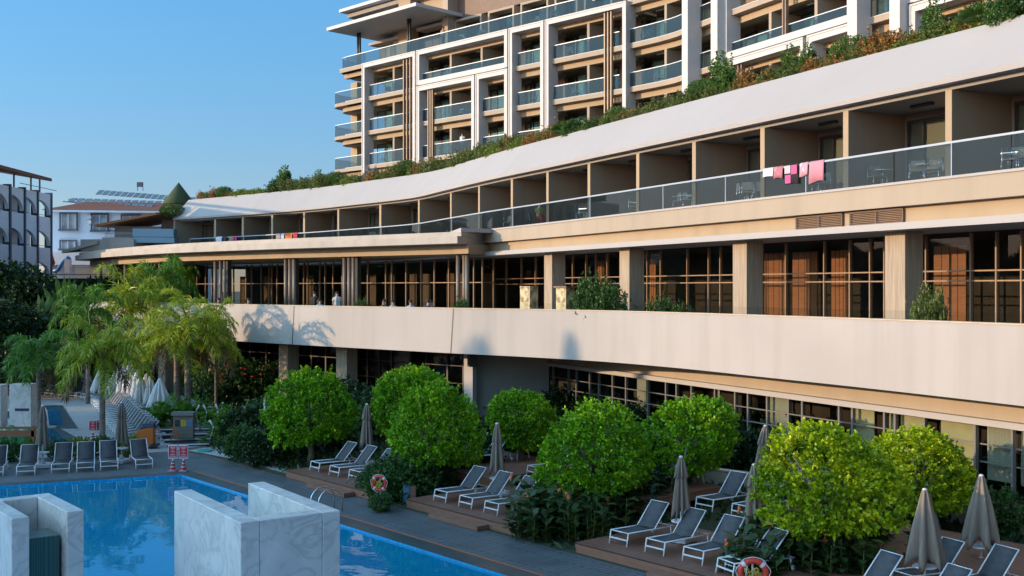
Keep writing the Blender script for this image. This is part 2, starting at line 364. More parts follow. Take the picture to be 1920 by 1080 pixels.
# vents in the tan band
for u0,u1 in ((1494,1580),(1595,1694)):
    x0,y0,dx,dy,_ = atu(offs(P,-.30),u1); x1,y1,_,_,_ = atu(offs(P,-.30),u0)
    L = hypot(x1-x0,y1-y0); rz = atan2(y1-y0,x1-x0); nx,ny = -dy,dx
    vb = MB().box(((x0+x1)/2,(y0+y1)/2,9.64),(L,.1,.05),rz).box(((x0+x1)/2,(y0+y1)/2,10.1),(L,.1,.05),rz)
    for x,y in ((x0,y0),(x1,y1),((x0+x1)/2,(y0+y1)/2)): vb.box((x,y,9.87),(.05,.098,.42),rz)
    for k in range(7): vb.box(((x0+x1)/2+nx*.01,(y0+y1)/2+ny*.01,9.70+k*.06),(L-.04,.09,.022),rz)
    vb.build('louvre_vent', LOUVRE, wing)
# sheet joints of the sloped roof
for u in (470,945):
    q=atu(P,u); i=max(0,min(len(P)-1,int(q[4]))); nx,ny=-q[3],q[2]; w=.012
    ds=[(.035,14.13),(-1.715,16.01)]
    a0=(q[0]+nx*ds[0][0],q[1]+ny*ds[0][0]); a1=(q[0]+nx*ds[1][0],q[1]+ny*ds[1][0])
    dx,dy=q[2]*w,q[3]*w; up_=(nx*.008,ny*.008)
    MB().add([(a0[0]-dx+up_[0],a0[1]-dy+up_[1],ds[0][1]+.01),(a0[0]+dx+up_[0],a0[1]+dy+up_[1],ds[0][1]+.01),(a1[0]+dx+up_[0],a1[1]+dy+up_[1],ds[1][1]+.012),(a1[0]-dx+up_[0],a1[1]-dy+up_[1],ds[1][1]+.012)],[(0,1,2,3)]).build('roof_joint',CANOPY,wing)
# ---------------------------------------------------------------- terrace parapet, floor, upper restaurant
MB().sweep(T, [(0,4.1),(0,6.36),(-.32,6.36),(-.32,4.4),(-1.2,4.4),(-1.2,4.1)]).build('terrace_parapet', PARA, wing)
MB().sweep(T, [(.03,6.363),(.03,6.40),(-.36,6.40),(-.36,6.363)]).build('parapet_coping', pm('coping_stone',(.52,.40,.30),(.60,.47,.36),2,rough=.7), wing)
for u in (851, 552):
    x,y,dx,dy,_ = atu(offs(T,.012),u); nx,ny=-dy,dx
    MB().add([(x,y,6.36),(x+dx*.06,y+dy*.06,6.36),(x+dx*.25-nx*0,y+dy*.25,4.1),(x+dx*.19,y+dy*.19,4.1)],[(0,1,2,3)]).build('movement_joint', DARKF, wing)
gp = offs(T,-.18)
MB().sweep(gp, [(-.008,6.403),(-.008,6.68),(.008,6.68),(.008,6.403)]).build('terrace_glass', GLOW, wing)
# terrace floor between parapet and wing
poly = offs(T,-.33) + [(-37,88),(-41,100),(-38,108)] + offs(P,-7)[::-1]
MB().prism(poly, 5.15, 5.42).build('terrace_floor', pm('terrace_paving',(.30,.25,.20),(.36,.30,.25),4,rough=.7), wing)
# rectangular columns under the slab
for u0, uc, u1 in ((2110,2160,2204),(1660,1697,1731),(1373,1400,1428),(1162,1180,1215),(1015,1035,1060)):
    x,y,dx,dy,_ = atu(offs(P,-.7),uc); nx,ny=-dy,dx; rz=atan2(dy,dx)
    MB().box((x+dx*.46-nx*.42,y+dy*.46-ny*.42,7.39),(.92,.84,3.93),rz).build('column', COLM, wing)
# glass walls: builder
def glazing(path, z0, z1, us, name, parent, bars, frame=WOODF, mull=.055, depth=.12, bt=.05, pane=GWIN, doors=()):
    k = 0
    for i in range(len(us)-1):
        a = atu(path, us[i]); b = atu(path, us[i+1])
        L = hypot(b[0]-a[0], b[1]-a[1])
        if L < .2: continue
        e = ((b[0]-a[0])/L,(b[1]-a[1])/L); n_ = (-e[1],e[0]); rz = atan2(e[1],e[0])
        def Q(t,o_,z): return (a[0]+e[0]*t+n_[0]*o_, a[1]+e[1]*t+n_[1]*o_, z)
        fm = MB().box(Q(0,0,(z0+z1)/2),(mull,depth,z1-z0),rz)
        for zb in bars: fm.box(Q(L/2,.02,zb),(L-mull-.004,depth*.6,bt),rz)
        f = fm.build(name, frame, parent)
        MB().box(Q(L/2,-.03,(z0+z1)/2),(L-mull,.012,z1-z0-.01),rz).build('pane', pane, f)
# upper restaurant, right part
GU = offs(P,-3.2)
usR = [2300,2200,2120,2050,1990,1955,1917,1870,1822,1738,1660,1633,1595,1547,1475,1430,1400,1352,1330,1290,1240,1215,1165,1140,1118,1100,1075,1040,1005,978,950,930]
glazing(GU, 5.45, 9.3, usR, 'restaurant_window', wing, (7.65,8.0), depth=.16)
# upper restaurant, left part behind the round canopy posts
GL = [(-.2,70.0),(-1.9,68.7),(-6,72.8),(-14,81),(-22,89.5),(-30,97.5)]
usL = [u for u in range(925, 355, -27)]
glazing(GL, 5.45, 9.3, [925,905,889,870,842,815,790,762,735,724,690,670,642,625,610,600,577,570,545,520,510,505,490,472,462,438,425,412,398,386,370,355,340], 'restaurant_window', wing, (7.75,), depth=.14)
MB().sweep(offs(GU,-.3),[(.2,9.3),(.2,9.36),(-5.5,9.36),(-5.5,9.3)]).build('interior_ceiling', INTD, wing)
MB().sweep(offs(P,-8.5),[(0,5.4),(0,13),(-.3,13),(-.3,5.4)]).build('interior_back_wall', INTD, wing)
# dark upper part (transom) and wood doors seen through the glass
for u0,u1 in ((1432,1472),(1487,1533),(1560,1590),(1752,1812),(1120,1140),(1215,1230)):
    x0,y0,dx,dy,_ = atu(offs(GU,-.9),u1); x1,y1,_,_,_ = atu(offs(GU,-.9),u0)
    L=hypot(x1-x0,y1-y0); rz=atan2(y1-y0,x1-x0); cx,cy=(x0+x1)/2,(y0+y1)/2
    d = MB().box((cx,cy,7.2),(L,.06,3.5),rz).build('wood_panel_door', DOORW, wing)
    gb = MB()
    for k in (1,2,3):
        t=k/4; gb.box((x0+(x1-x0)*t-dy*.034,y0+(y1-y0)*t+dx*.034,7.2),(.02,.01,3.5),rz)
    gb.build('panel_joint', DARKF, d)
# curtains inside the left restaurant
for u in (455,500,545,583,660,700,735,775,800,845,870,915):
    x,y,dx,dy,_ = atu(offs(GL,-.5),u)
    MB().box((x,y,6.9),(.75,.05,2.9),atan2(dy,dx)).build('restaurant_curtain', pm('drape',(.16,.10,.06),(.22,.14,.09),3,(6,6,.2),rough=.9) if u==455 else bpy.data.materials['drape'], wing)
# ---------------------------------------------------------------- restaurant canopy with round posts
canopy = root('restaurant_canopy', (-14,76,5.4), 'curved concrete canopy on groups of round posts over the restaurant terrace', 'canopy'); WROOT.add(canopy.name)
Cp = catmull([(-3.2,64.0),(-9.6,68.9),(-17,74.5),(-25.6,82.0),(-32,89.5),(-37,96.5),(-41.4,103.6),(-41.0,106.6),(-38,108.6)],4)
back = [(-34,107),(-28,99.5),(-18,90.5),(-8.5,80),(-5.2,72.6),(-1.2,68.2)]
MB().prism(Cp+back, 10.02, 10.45).build('roof_slab', CANOPY, canopy)
MB().prism(offs(Cp,-.35)+back, 10.453, 10.72).build('roof_upstand', CANOPY, canopy)
MB().prism([(-2.6,65.0)]+offs(Cp,-1.3)[1:-1]+back[1:-1]+[(-4.6,71.5),(-.8,67.9)], 9.45, 10.017).build('ring_beam', GOLD, canopy)
MB().prism([(-30.2,97.7),(-28,100.2),(-27.8,100),(-30,97.5)],5.43,9.44).build('end_screen', INTD, canopy)
# stepped link between the canopy and the wing slab
MB().prism([(-3.0,64.4),(-.9,66.0),(-1.0,69),(-4.5,72)],10.72,10.95).build('link_step', WHITE, canopy)
for u in (189,207,214,235,300,313,404,414,422,536,544,552,646,655,663,859,871,876):
    x,y,dx,dy,_ = atu(offs(Cp,-1.75),u)
    MB().lathe([(.13,5.42),(.13,9.45)],(x,y,0),12).build('post', pm('post_bronze',(.20,.16,.13),rough=.5) if u==189 else bpy.data.materials['post_bronze'], canopy, True)
for u in (428,930/1.68,670):
    x,y,dx,dy,_ = atu(offs(Cp,-1.9),u)
    MB().box((x,y,7.43),(.35,.35,4.03),atan2(dy,dx)).build('square_post', INTD, canopy)
# ---------------------------------------------------------------- ground floor under the parapet
G0 = offs(P,-.3)
MB().sweep([p for p in offs(P,.15) if p[1] < 64], [(0,3.18),(0,3.38),(-.6,3.38),(-.6,3.18)]).build('window_head', WHITE, wing)
MB().sweep([p for p in offs(P,-.1) if p[1] < 64], [(0,3.383),(0,4.4),(-.4,4.4),(-.4,3.383)]).build('head_wall', BEIGE, wing)
poly = offs(T,-.9)[:-14] + [p for p in offs(P,-.3) if p[1] < 70][::-1]
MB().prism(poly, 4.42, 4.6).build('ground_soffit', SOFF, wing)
glazing([p for p in G0], 0.9, 3.18, [2400,2280,2180,2080,1995,1952,1905,1900,1838,1830,1735,1680,1660,1600,1575,1506,1480,1440,1404,1380,1342,1298,1270,1250,1216,1175,1150,1124,1107,1082,1067,1038,1018], 'ground_window', wing, (2.0,2.55), frame=GREYF, mull=.085, depth=.14, bt=.04)
MB().sweep([p for p in offs(P,-.25) if p[1]<62],[(0,-.2),(0,.9),(-.4,.9),(-.4,-.2)]).build('plinth', BEIGE, wing)
for u0,u1,m_ in ((1600,1640,BLIND),(1668,1678,BLIND),(1690,1735,BLIND),(1765,1830,BLIND),(1852,1900,CURT),(1915,1990,CURT),(1442,1478,CURT),(1340,1350,CURT),(1195,1212,CURT)):
    q0=atu(offs(P,-.55),u1); q1=atu(offs(P,-.55),u0)
    L=hypot(q1[0]-q0[0],q1[1]-q0[1])
    MB().box(((q0[0]+q1[0])/2,(q0[1]+q1[1])/2,2.3),(L,.03,1.75),atan2(q1[1]-q0[1],q1[0]-q0[0])).build('roller_blind', m_, wing)
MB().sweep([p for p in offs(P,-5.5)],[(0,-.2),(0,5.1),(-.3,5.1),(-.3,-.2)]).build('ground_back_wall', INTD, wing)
# plain grey wall and left colonnade
q = [g(885,800,.5), g(1018,800,.5)]
wa = atu(offs(T,-2.2),884); wb = (2.0,59.4)
MB().prism([(wa[0],wa[1]),(wb[0],wb[1]),(wb[0]+.1,wb[1]+.5),(wa[0]+.2,wa[1]+.6)],-.1,4.415).build('grey_wall', pm('grey_render',(.34,.32,.30),(.38,.36,.34),1.5,rough=.8), wing)
TL = offs(T,-1.5)
for k,(u0,uc,u1) in enumerate(((864,880,885),(632,650,668),(522,540,560),(393,405,418),(300,310,318),(215,224,233))):
    x,y,dx,dy,_=atu(TL,uc); nx,ny=-dy,dx; w=.62 if k==0 else .95
    MB().box((x+dx*w/2-nx*.4,y+dy*w/2-ny*.4,2.0),(w,.8 if k else .3,4.2),atan2(dy,dx)).build('column', COLM if k else PARA, wing)
GT = offs([p for p in T if p[1] > 54],-5.0)
glazing(GT, 0.1, 4.1, [870,840,800,770,735,712,690,668,640,612,585,560,530,500,470,440,420,390,360,330,290,250,200], 'colonnade_window', wing, (2.0,3.0), frame=DARKF, mull=.12, depth=.14)
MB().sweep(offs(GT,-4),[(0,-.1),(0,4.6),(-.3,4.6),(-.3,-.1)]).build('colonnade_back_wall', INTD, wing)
MB().prism(offs([p for p in T if p[1]>52],-1.2)+offs([p for p in T if p[1]>52],-9.5)[::-1],4.42,4.62).build('colonnade_soffit', INTD, wing)
# left end of the wing: blank end wall
x,y,dx,dy,_ = atu(P,330); nx,ny=-dy,dx
MB().box((P[-1][0]-dx*.2-nx*2.8,P[-1][1]-dy*.2-ny*2.8,12.3),(.3,5.6,3.2),atan2(dy,dx)).build('end_wall', BEIGE, wing)

# ================================================================ tower
LV = [8.3,11.5,14.7,17.9,21.1]      # floor levels above the camera
Qt = catmull([(30.5,37),(26.2,46),(18.9,61.0),(15.6,67.6),(12.6,74.0),(11.2,77.1),(8.7,80.3)],4) + [(4.6,84.45),(.5,88.55),(-4,93.1),(-8,97.1),(-12,101.15),(-16.4,105.6)]
Qf = Qt + [(-17.9,107.1)]
tower = root('hotel_tower', (0, 92, 15.8), 'tall hotel tower with white portal frames and glass fronted balconies', 'building'); WROOT.add(tower.name)
def TP(path, o_): return offs(path, o_)
def col(u, o_=0.0): return atu(offs(Qf,o_), u)
# slabs: for every level
def slab(seg, z, nm='floor_slab'):
    s = MB().sweep(seg, [(.06,z-.33),(.06,z),(-5.2,z),(-5.2,z-.33)]).build(nm, BEIGE, tower)
    MB().sweep(seg, [(-.5,z-.80),(-.5,z-.333),(-1.0,z-.333),(-1.0,z-.80)]).build('soffit_beam', GOLD, tower)
    MB().sweep(seg, [(.075,z+.003),(.075,z+.05),(-.05,z+.05),(-.05,z+.003)]).build('slab_trim', FRAMEW, tower)
Qin = Qt[:-1] + [(-16.0,105.2)]
for L in LV:
    z = CZ+L
    if L == 21.1:
        slab(sub(Qf,1166,638), z, 'terrace_slab'); slab(sub(Qf,2600,1176), z)
    else: slab(Qin, z)
slab(Qt[:14], CZ+24.3); 
# left cantilevered balconies with rounded ends
def roundend(z, r=0.0, outn=0.0, ext=2.6):
    e = (-.7071,.7071); n_ = (-.7071,-.7071); b = Vector((-16.4,105.6))
    pts = []
    p0 = (b.x+2.6, b.y-2.6)
    pts.append((p0[0]+n_[0]*outn,p0[1]+n_[1]*outn))
    cx, cy = b.x+e[0]*(ext-1.4-r), b.y+e[1]*(ext-1.4-r)
    for k in range(7):
        t = k/6*pi/2; R_=1.4
        pts.append((cx+e[0]*R_*sin(t)+n_[0]*(outn-R_+R_*cos(t)), cy+e[1]*R_*sin(t)+n_[1]*(outn-R_+R_*cos(t))))
    pts.append((cx+e[0]*1.4-n_[0]*4.4, cy+e[1]*1.4-n_[1]*4.4))
    pts.append((p0[0]-n_[0]*5.4,p0[1]-n_[1]*5.4)); return pts
def tube2d(pts, z0, z1, t, nm, m, par):
    return MB().sweep(pts, [(-t/2,z0),(-t/2,z1),(t/2,z1),(t/2,z0)]).build(nm, m, par)
for L in LV:
    z = CZ+L; top = L==21.1; ex = .9 if top else 2.1
    pts = roundend(z, 0, .06, ex)
    MB().prism(pts, z-.33, z-.004).build('balcony_slab', BEIGE, tower)
    MB().prism(roundend(z,.55,-.5,ex), z-.8, z-.336).build('soffit_beam', GOLD, tower)
    rp = roundend(z,0,.0,ex)[:-1]
    tube2d(rp, z+.05, z+1.08, .02, 'rail_glass', GTOW, tower)
    tube2d(rp, z+1.08, z+1.13, .05, 'handrail', WMETAL, tower)
# end pier and end wall of the tower
for L in LV[:-1]:
    z = CZ+L; x,y,dx,dy,_ = atu(offs(Qf,-2.6),668)
    MB().box((x,y,z+1.2),(1.05,.6,2.4),atan2(dy,dx)).build('end_pier', GOLD, tower)
x,y,dx,dy,_ = atu(offs(Qf,-5.0),684)
# bays
bays = []
FR = [(678,779,0,4),(780,952,3,4),(780,890,0,3),(891,952,0,3),(953,1020,0,4),(1021,1175,0,4)]
def frame(u0,u1,z0,z1,o_=.45,pw=.38,dp=1.1,th=.42):
    a = col(u1,o_); b = col(u0,o_); L = hypot(b[0]-a[0],b[1]-a[1]); e=((b[0]-a[0])/L,(b[1]-a[1])/L); n_=(-e[1],e[0]); rz=atan2(e[1],e[0])
    def Q(t,o2,z): return (a[0]+e[0]*t+n_[0]*o2, a[1]+e[1]*t+n_[1]*o2, z)
    m = MB(); z0=CZ+z0; z1=CZ+z1
    m.box(Q(pw/2+.04,-dp/2,(z0+z1)/2),(pw,dp,z1-z0),rz); m.box(Q(L-pw/2-.04,-dp/2,(z0+z1)/2),(pw,dp,z1-z0),rz)
    m.box(Q(L/2,-dp/2,z1-th/2),(L-2*pw-.084,dp-.004,th),rz)
    if z0 > CZ+9: m.box(Q(L/2,-dp/2,z0+th/2-.02),(L-2*pw-.084,dp-.004,th),rz)
    m.build('portal_frame', FRAMEW, tower)
    tr = MB()   # thin projecting lip round the frame front
    tr.box(Q(.1,.02,(z0+z1)/2),(.1,.04,z1-z0),rz).box(Q(L-.1,.02,(z0+z1)/2),(.1,.04,z1-z0),rz).box(Q(L/2,.02,z1-.05),(L-.3,.04,.1),rz)
    tr.build('frame_trim', FRAMEW, tower)
frame(678,779,7,21.05); frame(780,952,17.95,21.05); frame(780,890,7,17.85); frame(891,952,7,17.85)
frame(953,1020,7,21.05); frame(1021,1175,7,21.05)
frame(1355,1598,14.75,21.2); frame(1362,1507,7,14.65); frame(1512,1600,7,14.65)
frame(1700,1990,14.75,21.2); frame(1704,1990,7,14.65)
for u in (1297,1352,1612,1692,2010):
    a = col(u,.45); MB().box((a[0],a[1],CZ+17),(.72,1.1,21),atan2(a[3],a[2])).build('pier', FRAMEW, tower)
# dividers, windows, railings
segs = []   # (u0,u1, list of levels, divider columns)
segs.append((693,778,[8.3,11.5,14.7,17.9],[738]))
segs.append((792,948,[17.9],[845,903]))
segs.append((792,886,[8.3,11.5,14.7],[845]))
segs.append((905,948,[8.3,11.5,14.7],[]))
segs.append((971,1016,[8.3,11.5,14.7,17.9],[]))
segs.append((1038,1162,[8.3,11.5,14.7,17.9],[1103]))
segs.append((1180,1287,[8.3,11.5,14.7,17.9,21.1],[1248]))
segs.append((1309,1349,[8.3,11.5,14.7,17.9],[]))
segs.append((1372,1592,[14.7,17.9],[1444,1530]))
segs.append((1372,1500,[8.3,11.5],[1444]))
segs.append((1522,1592,[8.3,11.5],[]))
segs.append((1622,1690,[11.5,14.7,17.9],[]))
segs.append((1715,1940,[11.5],[1800]))
BACK = 2.9
for (u0,u1,lv,dv) in segs:
    edges = [u1]+sorted(dv,reverse=True)+[u0]
    for L in lv:
        z = CZ+L
        cy = col((u0+u1)/2)
        vtop = 540-(L+2.8)/cy[1]*F
        if vtop < -60 and False: continue
        # is it hidden by the roof of the wing?
        rr = atu(offs(P,-1.7),(u0+u1)/2); vroof = 540-F*8.6/rr[1]
        if 540-(L+2.8)/cy[1]*F > vroof+6 or 540-L/cy[1]*F < -14: continue
        seg = sub(offs(Qf,0.0),u1-.5,u0+.5)
        MB().sweep(seg,[(-.01,z+.06),(-.01,z+1.08),(.01,z+1.08),(.01,z+.06)]).build('rail_glass', GTOW, tower)
        MB().sweep(seg,[(-.03,z+1.08),(-.03,z+1.13),(.03,z+1.13),(.03,z+1.08)]).build('handrail', WMETAL, tower)
        for d in dv:
            c = col(d,-.45); dx,dy=c[2],c[3]; nx,ny=-dy,dx
            MB().box((c[0]-nx*1.3,c[1]-ny*1.3,z+1.2),(.24,2.6,2.38),atan2(dy,dx)).build('divider_wall', BEIGE, tower)
        bw = offs(seg,-BACK)
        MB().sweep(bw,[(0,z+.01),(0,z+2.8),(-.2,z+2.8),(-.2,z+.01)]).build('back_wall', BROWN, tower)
        for k in range(len(edges)-1):
            a = col(edges[k],-BACK+.06); b = col(edges[k+1],-BACK+.06)
            Lb = hypot(b[0]-a[0],b[1]-a[1]); e=((b[0]-a[0])/Lb,(b[1]-a[1])/Lb); n_=(-e[1],e[0]); rz=atan2(e[1],e[0])
            w = min(2.5, Lb*.62); c0 = w/2+.12
            def Q(t,o2,zz): return (a[0]+e[0]*t+n_[0]*o2, a[1]+e[1]*t+n_[1]*o2, zz)
            fm = MB()
            for t in (c0-w/2, c0, c0+w/2): fm.box(Q(t,.03,z+1.2),(.07,.08,2.3),rz)
            fm.box(Q(c0,.03,z+2.37),(w,.08,.07),rz)
            f = fm.build('window', DARKF, tower)
            MB().box(Q(c0,.02,z+1.2),(w,.01,2.28),rz).build('pane', glass('tower_pane',(.82,.92,.92),1.4) if 'tower_pane' not in bpy.data.materials else bpy.data.materials['tower_pane'], f)
            rr_ = random.random()
            MB().box(Q(c0-w/2+w*.16*(1+rr_),-.02,z+1.2),(w*.3*(1+rr_),.02,2.26),rz).build('curtain', pm('tower_curtain',(.30,.42,.40),(.45,.55,.48),3,(10,10,.1),rough=.9) if 'tower_curtain' not in bpy.data.materials else bpy.data.materials['tower_curtain'], f)
            MB().box(Q(Lb*.5,1.6,z+2.36),(.8,.12,.06),rz).build('ceiling_lamp', FRAMEW, tower)
# vertical bronze fins
for us_,z0,z1 in (((758,764,770),7,21.0),((804,808,812),7,17.8),((1135,1141,1147),7,21.0),((1386,1392),7,14.6),((1470,1475),14.9,24)):
    for u in us_:
        c = col(u,.12); MB().box((c[0],c[1],CZ+(z0+z1)/2),(.11,.22,z1-z0),atan2(c[3],c[2])).build('bronze_fin', BRONZE, tower)
# left end wall block closing the storeys
# penthouse on the top terrace
zt = CZ+21.1
TR = sub(Qf,1166,650)
MB().sweep(TR,[(-.01,zt+.06),(-.01,zt+1.08),(.01,zt+1.08),(.01,zt+.06)]).build('rail_glass', GTOW, tower)
MB().sweep(TR,[(-.03,zt+1.08),(-.03,zt+1.14),(.03,zt+1.14),(.03,zt+1.08)]).build('handrail', WMETAL, tower)
PW = offs(Qf,-4.2)
def pw(u,o_=0): return atu(offs(Qf,-4.2+o_),u)
def wallseg(u0,u1,z0,z1,o_,nm,m,t=.3):
    a=pw(u1,o_);b=pw(u0,o_);L=hypot(b[0]-a[0],b[1]-a[1])
    return MB().box(((a[0]+b[0])/2,(a[1]+b[1])/2,(z0+z1)/2),(L,t,z1-z0),atan2(b[1]-a[1],b[0]-a[0])).build(nm,m,tower)
wallseg(714,1170,zt,zt+7,-.6,'penthouse_wall',INTD)
wallseg(755,777,zt,zt+12,.6,'penthouse_pier',GOLD,1.0)
wallseg(742,762,zt,zt+5.6,.3,'penthouse_pier',BEIGE,.6)
wallseg(842,852,zt,zt+9,.8,'penthouse_pier',BEIGE,1.6)
for u0,u1 in ((714,724),(725,733),(734,742),(795,812),(813,825),(826,841)):
    wallseg(u0,u1,zt+.05,zt+(2.75 if u0>790 else 2.6),-.1,'louvre_panel',LOUVRE if u0!=725 else BEIGE,.12)
wallseg(700,760,zt+2.75,zt+3.0,.5,'sun_shelf',WHITE,1.2); wallseg(790,842,zt+2.95,zt+3.25,.5,'sun_shelf',WHITE,1.2)
wallseg(790,842,zt+3.3,zt+9,-.05,'upper_wall',GOLD,.3)
for u0,u1 in ((855,905),(917,966),(978,1030),(1042,1085),(1097,1150)):
    a=pw(u1,.6);b=pw(u0,.6);L=hypot(b[0]-a[0],b[1]-a[1]);e=((b[0]-a[0])/L,(b[1]-a[1])/L);n_=(-e[1],e[0]);rz=atan2(e[1],e[0])
    def Q(t,o2,zz): return (a[0]+e[0]*t+n_[0]*o2, a[1]+e[1]*t+n_[1]*o2, zz)
    m=MB().box(Q(.1,-.5,zt+1.6),(.2,1.3,3.2),rz).box(Q(L-.1,-.5,zt+1.6),(.2,1.3,3.2),rz).box(Q(L/2,-.5,zt+3.1),(L-.404,1.296,.2),rz)
    f=m.build('portal_window',BEIGE,tower)
    MB().box(Q(L*.42,-.95,zt+1.5),(L*.6,.03,2.8),rz).build('pane',bpy.data.materials['tower_pane'],f)
    MB().box(Q(L*.25,-1.03,zt+1.5),(L*.25,.03,2.8),rz).build('curtain',bpy.data.materials['tower_curtain'],f)
wallseg(855,1170,zt+3.3,zt+6.8,.2,'brown_cladding',LOUVRE,.3)
# canopies of the top floor
def rect(p, w, d, z0, z1, nm, m):
    e=(.7071,-.7071); b=(.7071,.7071)
    pts=[p,(p[0]+e[0]*w,p[1]+e[1]*w),(p[0]+e[0]*w+b[0]*d,p[1]+e[1]*w+b[1]*d),(p[0]+b[0]*d,p[1]+b[1]*d)]
    return MB().prism(pts,z0,z1).build(nm,m,tower)
rect((-17.7,104.4),13.2,6.2,CZ+24.55,CZ+24.85,'lower_canopy',FRAMEW)
rect((-16.9,105.6),3.0,3.0,CZ+24.86,CZ+25.05,'roof_hatch',FRAMEW)
rect((-17.4,110.0),22,9,CZ+27.7,CZ+28.0,'upper_canopy',FRAMEW)
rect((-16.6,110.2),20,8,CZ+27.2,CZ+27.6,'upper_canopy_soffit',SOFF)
for u,o_,zz in ((671,-.9,24.6),(675,-.9,24.6),(765,-.9,24.6),(769,-.9,24.6)):
    c=col(u,o_); MB().lathe([(.11,zt),(.11,CZ+zz)],(c[0],c[1],0),10).build('canopy_post',DARKF,tower,True)
# core mass so nothing is see-through behind the bays
MB().prism([p for p in offs(Qt,-5.3)] + [(-9,113),(40,113),(45,40)], 15.5, CZ+24).build('core_wall', BEIGE, tower)
MB().prism([p for p in offs(Qt[12:],-6.5)] + [(-7,113),(20,113)], CZ+24.01, CZ+33).build('upper_core', BEIGE, tower)
# ================================================================ setting: ground, deck, pool, paving
A=(-13.1,43.3); B=(8,18.5); C_=(-14,5); D=(-33,35)
def ring(inner, outer, z):
    vs=[(p[0],p[1],z) for p in inner]+[(p[0],p[1],z) for p in outer]; n=len(inner)
    return MB().add(vs,[(i,(i+1)%n,n+(i+1)%n,n+i) for i in range(n)])
def grow(pts, d):
    cx=sum(p[0] for p in pts)/4; cy=sum(p[1] for p in pts)/4; n=len(pts); out=[]
    for i in range(n):
        a=pts[i-1];b=pts[i];c=pts[(i+1)%n]
        def nr(p,q):
            l=hypot(q[0]-p[0],q[1]-p[1]); v=((q[1]-p[1])/l,-(q[0]-p[0])/l)
            if v[0]*((p[0]+q[0])/2-cx)+v[1]*((p[1]+q[1])/2-cy)<0: v=(-v[0],-v[1])
            return v
        n1=nr(a,b);n2=nr(b,c); k=1+n1[0]*n2[0]+n1[1]*n2[1]; out.append((b[0]+(n1[0]+n2[0])/k*d,b[1]+(n1[1]+n2[1])/k*d))
    return out
pool=[A,B,C_,D]
EDGEA = atan2(B[1]-A[1],B[0]-A[0])
struct(ring(pool,[(-400,2500),(2500,500),(300,-600),(-2500,-300)],-.004).build('ground', pm('earth_ground',(.10,.09,.07),(.14,.12,.09),.5,rough=.95)),'bare earth around the hotel grounds')
DECKM = plank('grey_deck_boards',(.115,.125,.13),(.135,.145,.15),(.028,.03,.034),EDGEA+pi/2,pw=.16,plen=1.6,rough=.5,gapw=.13)
struct(ring(grow(pool,.62),[(-14.9,49.6),(13.4,17),(-16,-1),(-39,39.4)],.012).build('pool_deck', DECKM),'dark grey boarded deck round the pool')
COPE = pm('dark_coping',(.035,.05,.058),(.06,.075,.08),1.2,rough=.35)
struct(ring(pool,grow(pool,.62),.016).build('pool_coping', COPE),'dark wet stone coping along the pool edge')
lin = MB(); a=grow(pool,.66); b=grow(pool,.76)
lin.add([(*a[0],.020),(*a[1],.020),(*b[1],.020),(*b[0],.020)],[(0,1,2,3)])
struct(lin.build('deck_line', pm('orange_line',(.42,.13,.05),rough=.6)),'thin orange line inlaid along the pool deck')
# basin
TILE = None
m,n,l,out = newmat('pool_tile'); b_=n.new('ShaderNodeBsdfPrincipled'); l.new(b_.outputs[0],out.inputs[0]); b_.inputs['Roughness'].default_value=.3
tc=n.new('ShaderNodeTexCoord'); br=n.new('ShaderNodeTexBrick'); br.inputs['Scale'].default_value=1; br.inputs['Brick Width'].default_value=.25; br.inputs['Row Height'].default_value=.25; br.inputs['Mortar Size'].default_value=.012; br.offset=0
br.inputs['Color1'].default_value=(0.0,.36,.68,1); br.inputs['Color2'].default_value=(0.0,.31,.62,1); br.inputs['Mortar'].default_value=(.06,.50,.80,1)
mp=n.new('ShaderNodeMapping'); mp.inputs['Rotation'].default_value=(0,0,-EDGEA); l.new(tc.outputs['Object'],mp.inputs[0]); l.new(mp.outputs[0],br.inputs[0]); l.new(br.outputs[0],b_.inputs['Base Color']); TILE=m
bas=MB(); pz=-1.5
bas.add([(*p,0.015) for p in pool]+[(*p,pz) for p in pool],[(4,5,6,7)]+[(i,(i+1)%4,4+(i+1)%4,4+i) for i in range(4)])
struct(bas.build('pool_basin',TILE),'blue tiled basin of the pool')
def watermat(name, deep, mixv, ior=1.33, bs=.7, bstr=.05):
    m,n,l,out=newmat(name)
    tr=n.new('ShaderNodeBsdfTransparent'); tr.inputs[0].default_value=(*deep,1)
    gl=n.new('ShaderNodeBsdfGlossy'); gl.inputs['Roughness'].default_value=.015; gl.inputs[0].default_value=(.62,.88,1,1)
    fr=n.new('ShaderNodeFresnel'); fr.inputs[0].default_value=ior; mx=n.new('ShaderNodeMixShader')
    df=n.new('ShaderNodeBsdfDiffuse'); df.inputs[0].default_value=(*mixv,1); m1=n.new('ShaderNodeMixShader'); m1.inputs[0].default_value=.55
    l.new(tr.outputs[0],m1.inputs[1]); l.new(df.outputs[0],m1.inputs[2])
    tc=n.new('ShaderNodeTexCoord'); nz=n.new('ShaderNodeTexNoise'); nz.inputs['Scale'].default_value=bs; nz.inputs['Detail'].default_value=3; nz.inputs['Roughness'].default_value=.5; l.new(tc.outputs['Object'],nz.inputs[0])
    bp=n.new('ShaderNodeBump'); bp.inputs['Strength'].default_value=bstr; bp.inputs['Distance'].default_value=.15; l.new(nz.outputs[0],bp.inputs['Height'])
    l.new(bp.outputs[0],gl.inputs['Normal']); l.new(bp.outputs[0],fr.inputs['Normal'])
    l.new(fr.outputs[0],mx.inputs[0]); l.new(m1.outputs[0],mx.inputs[1]); l.new(gl.outputs[0],mx.inputs[2]); l.new(mx.outputs[0],out.inputs[0]); return m
WATER = watermat('pool_water',(.35,.88,1.0),(0.0,.38,.66))
gi = grow(pool,-.002)
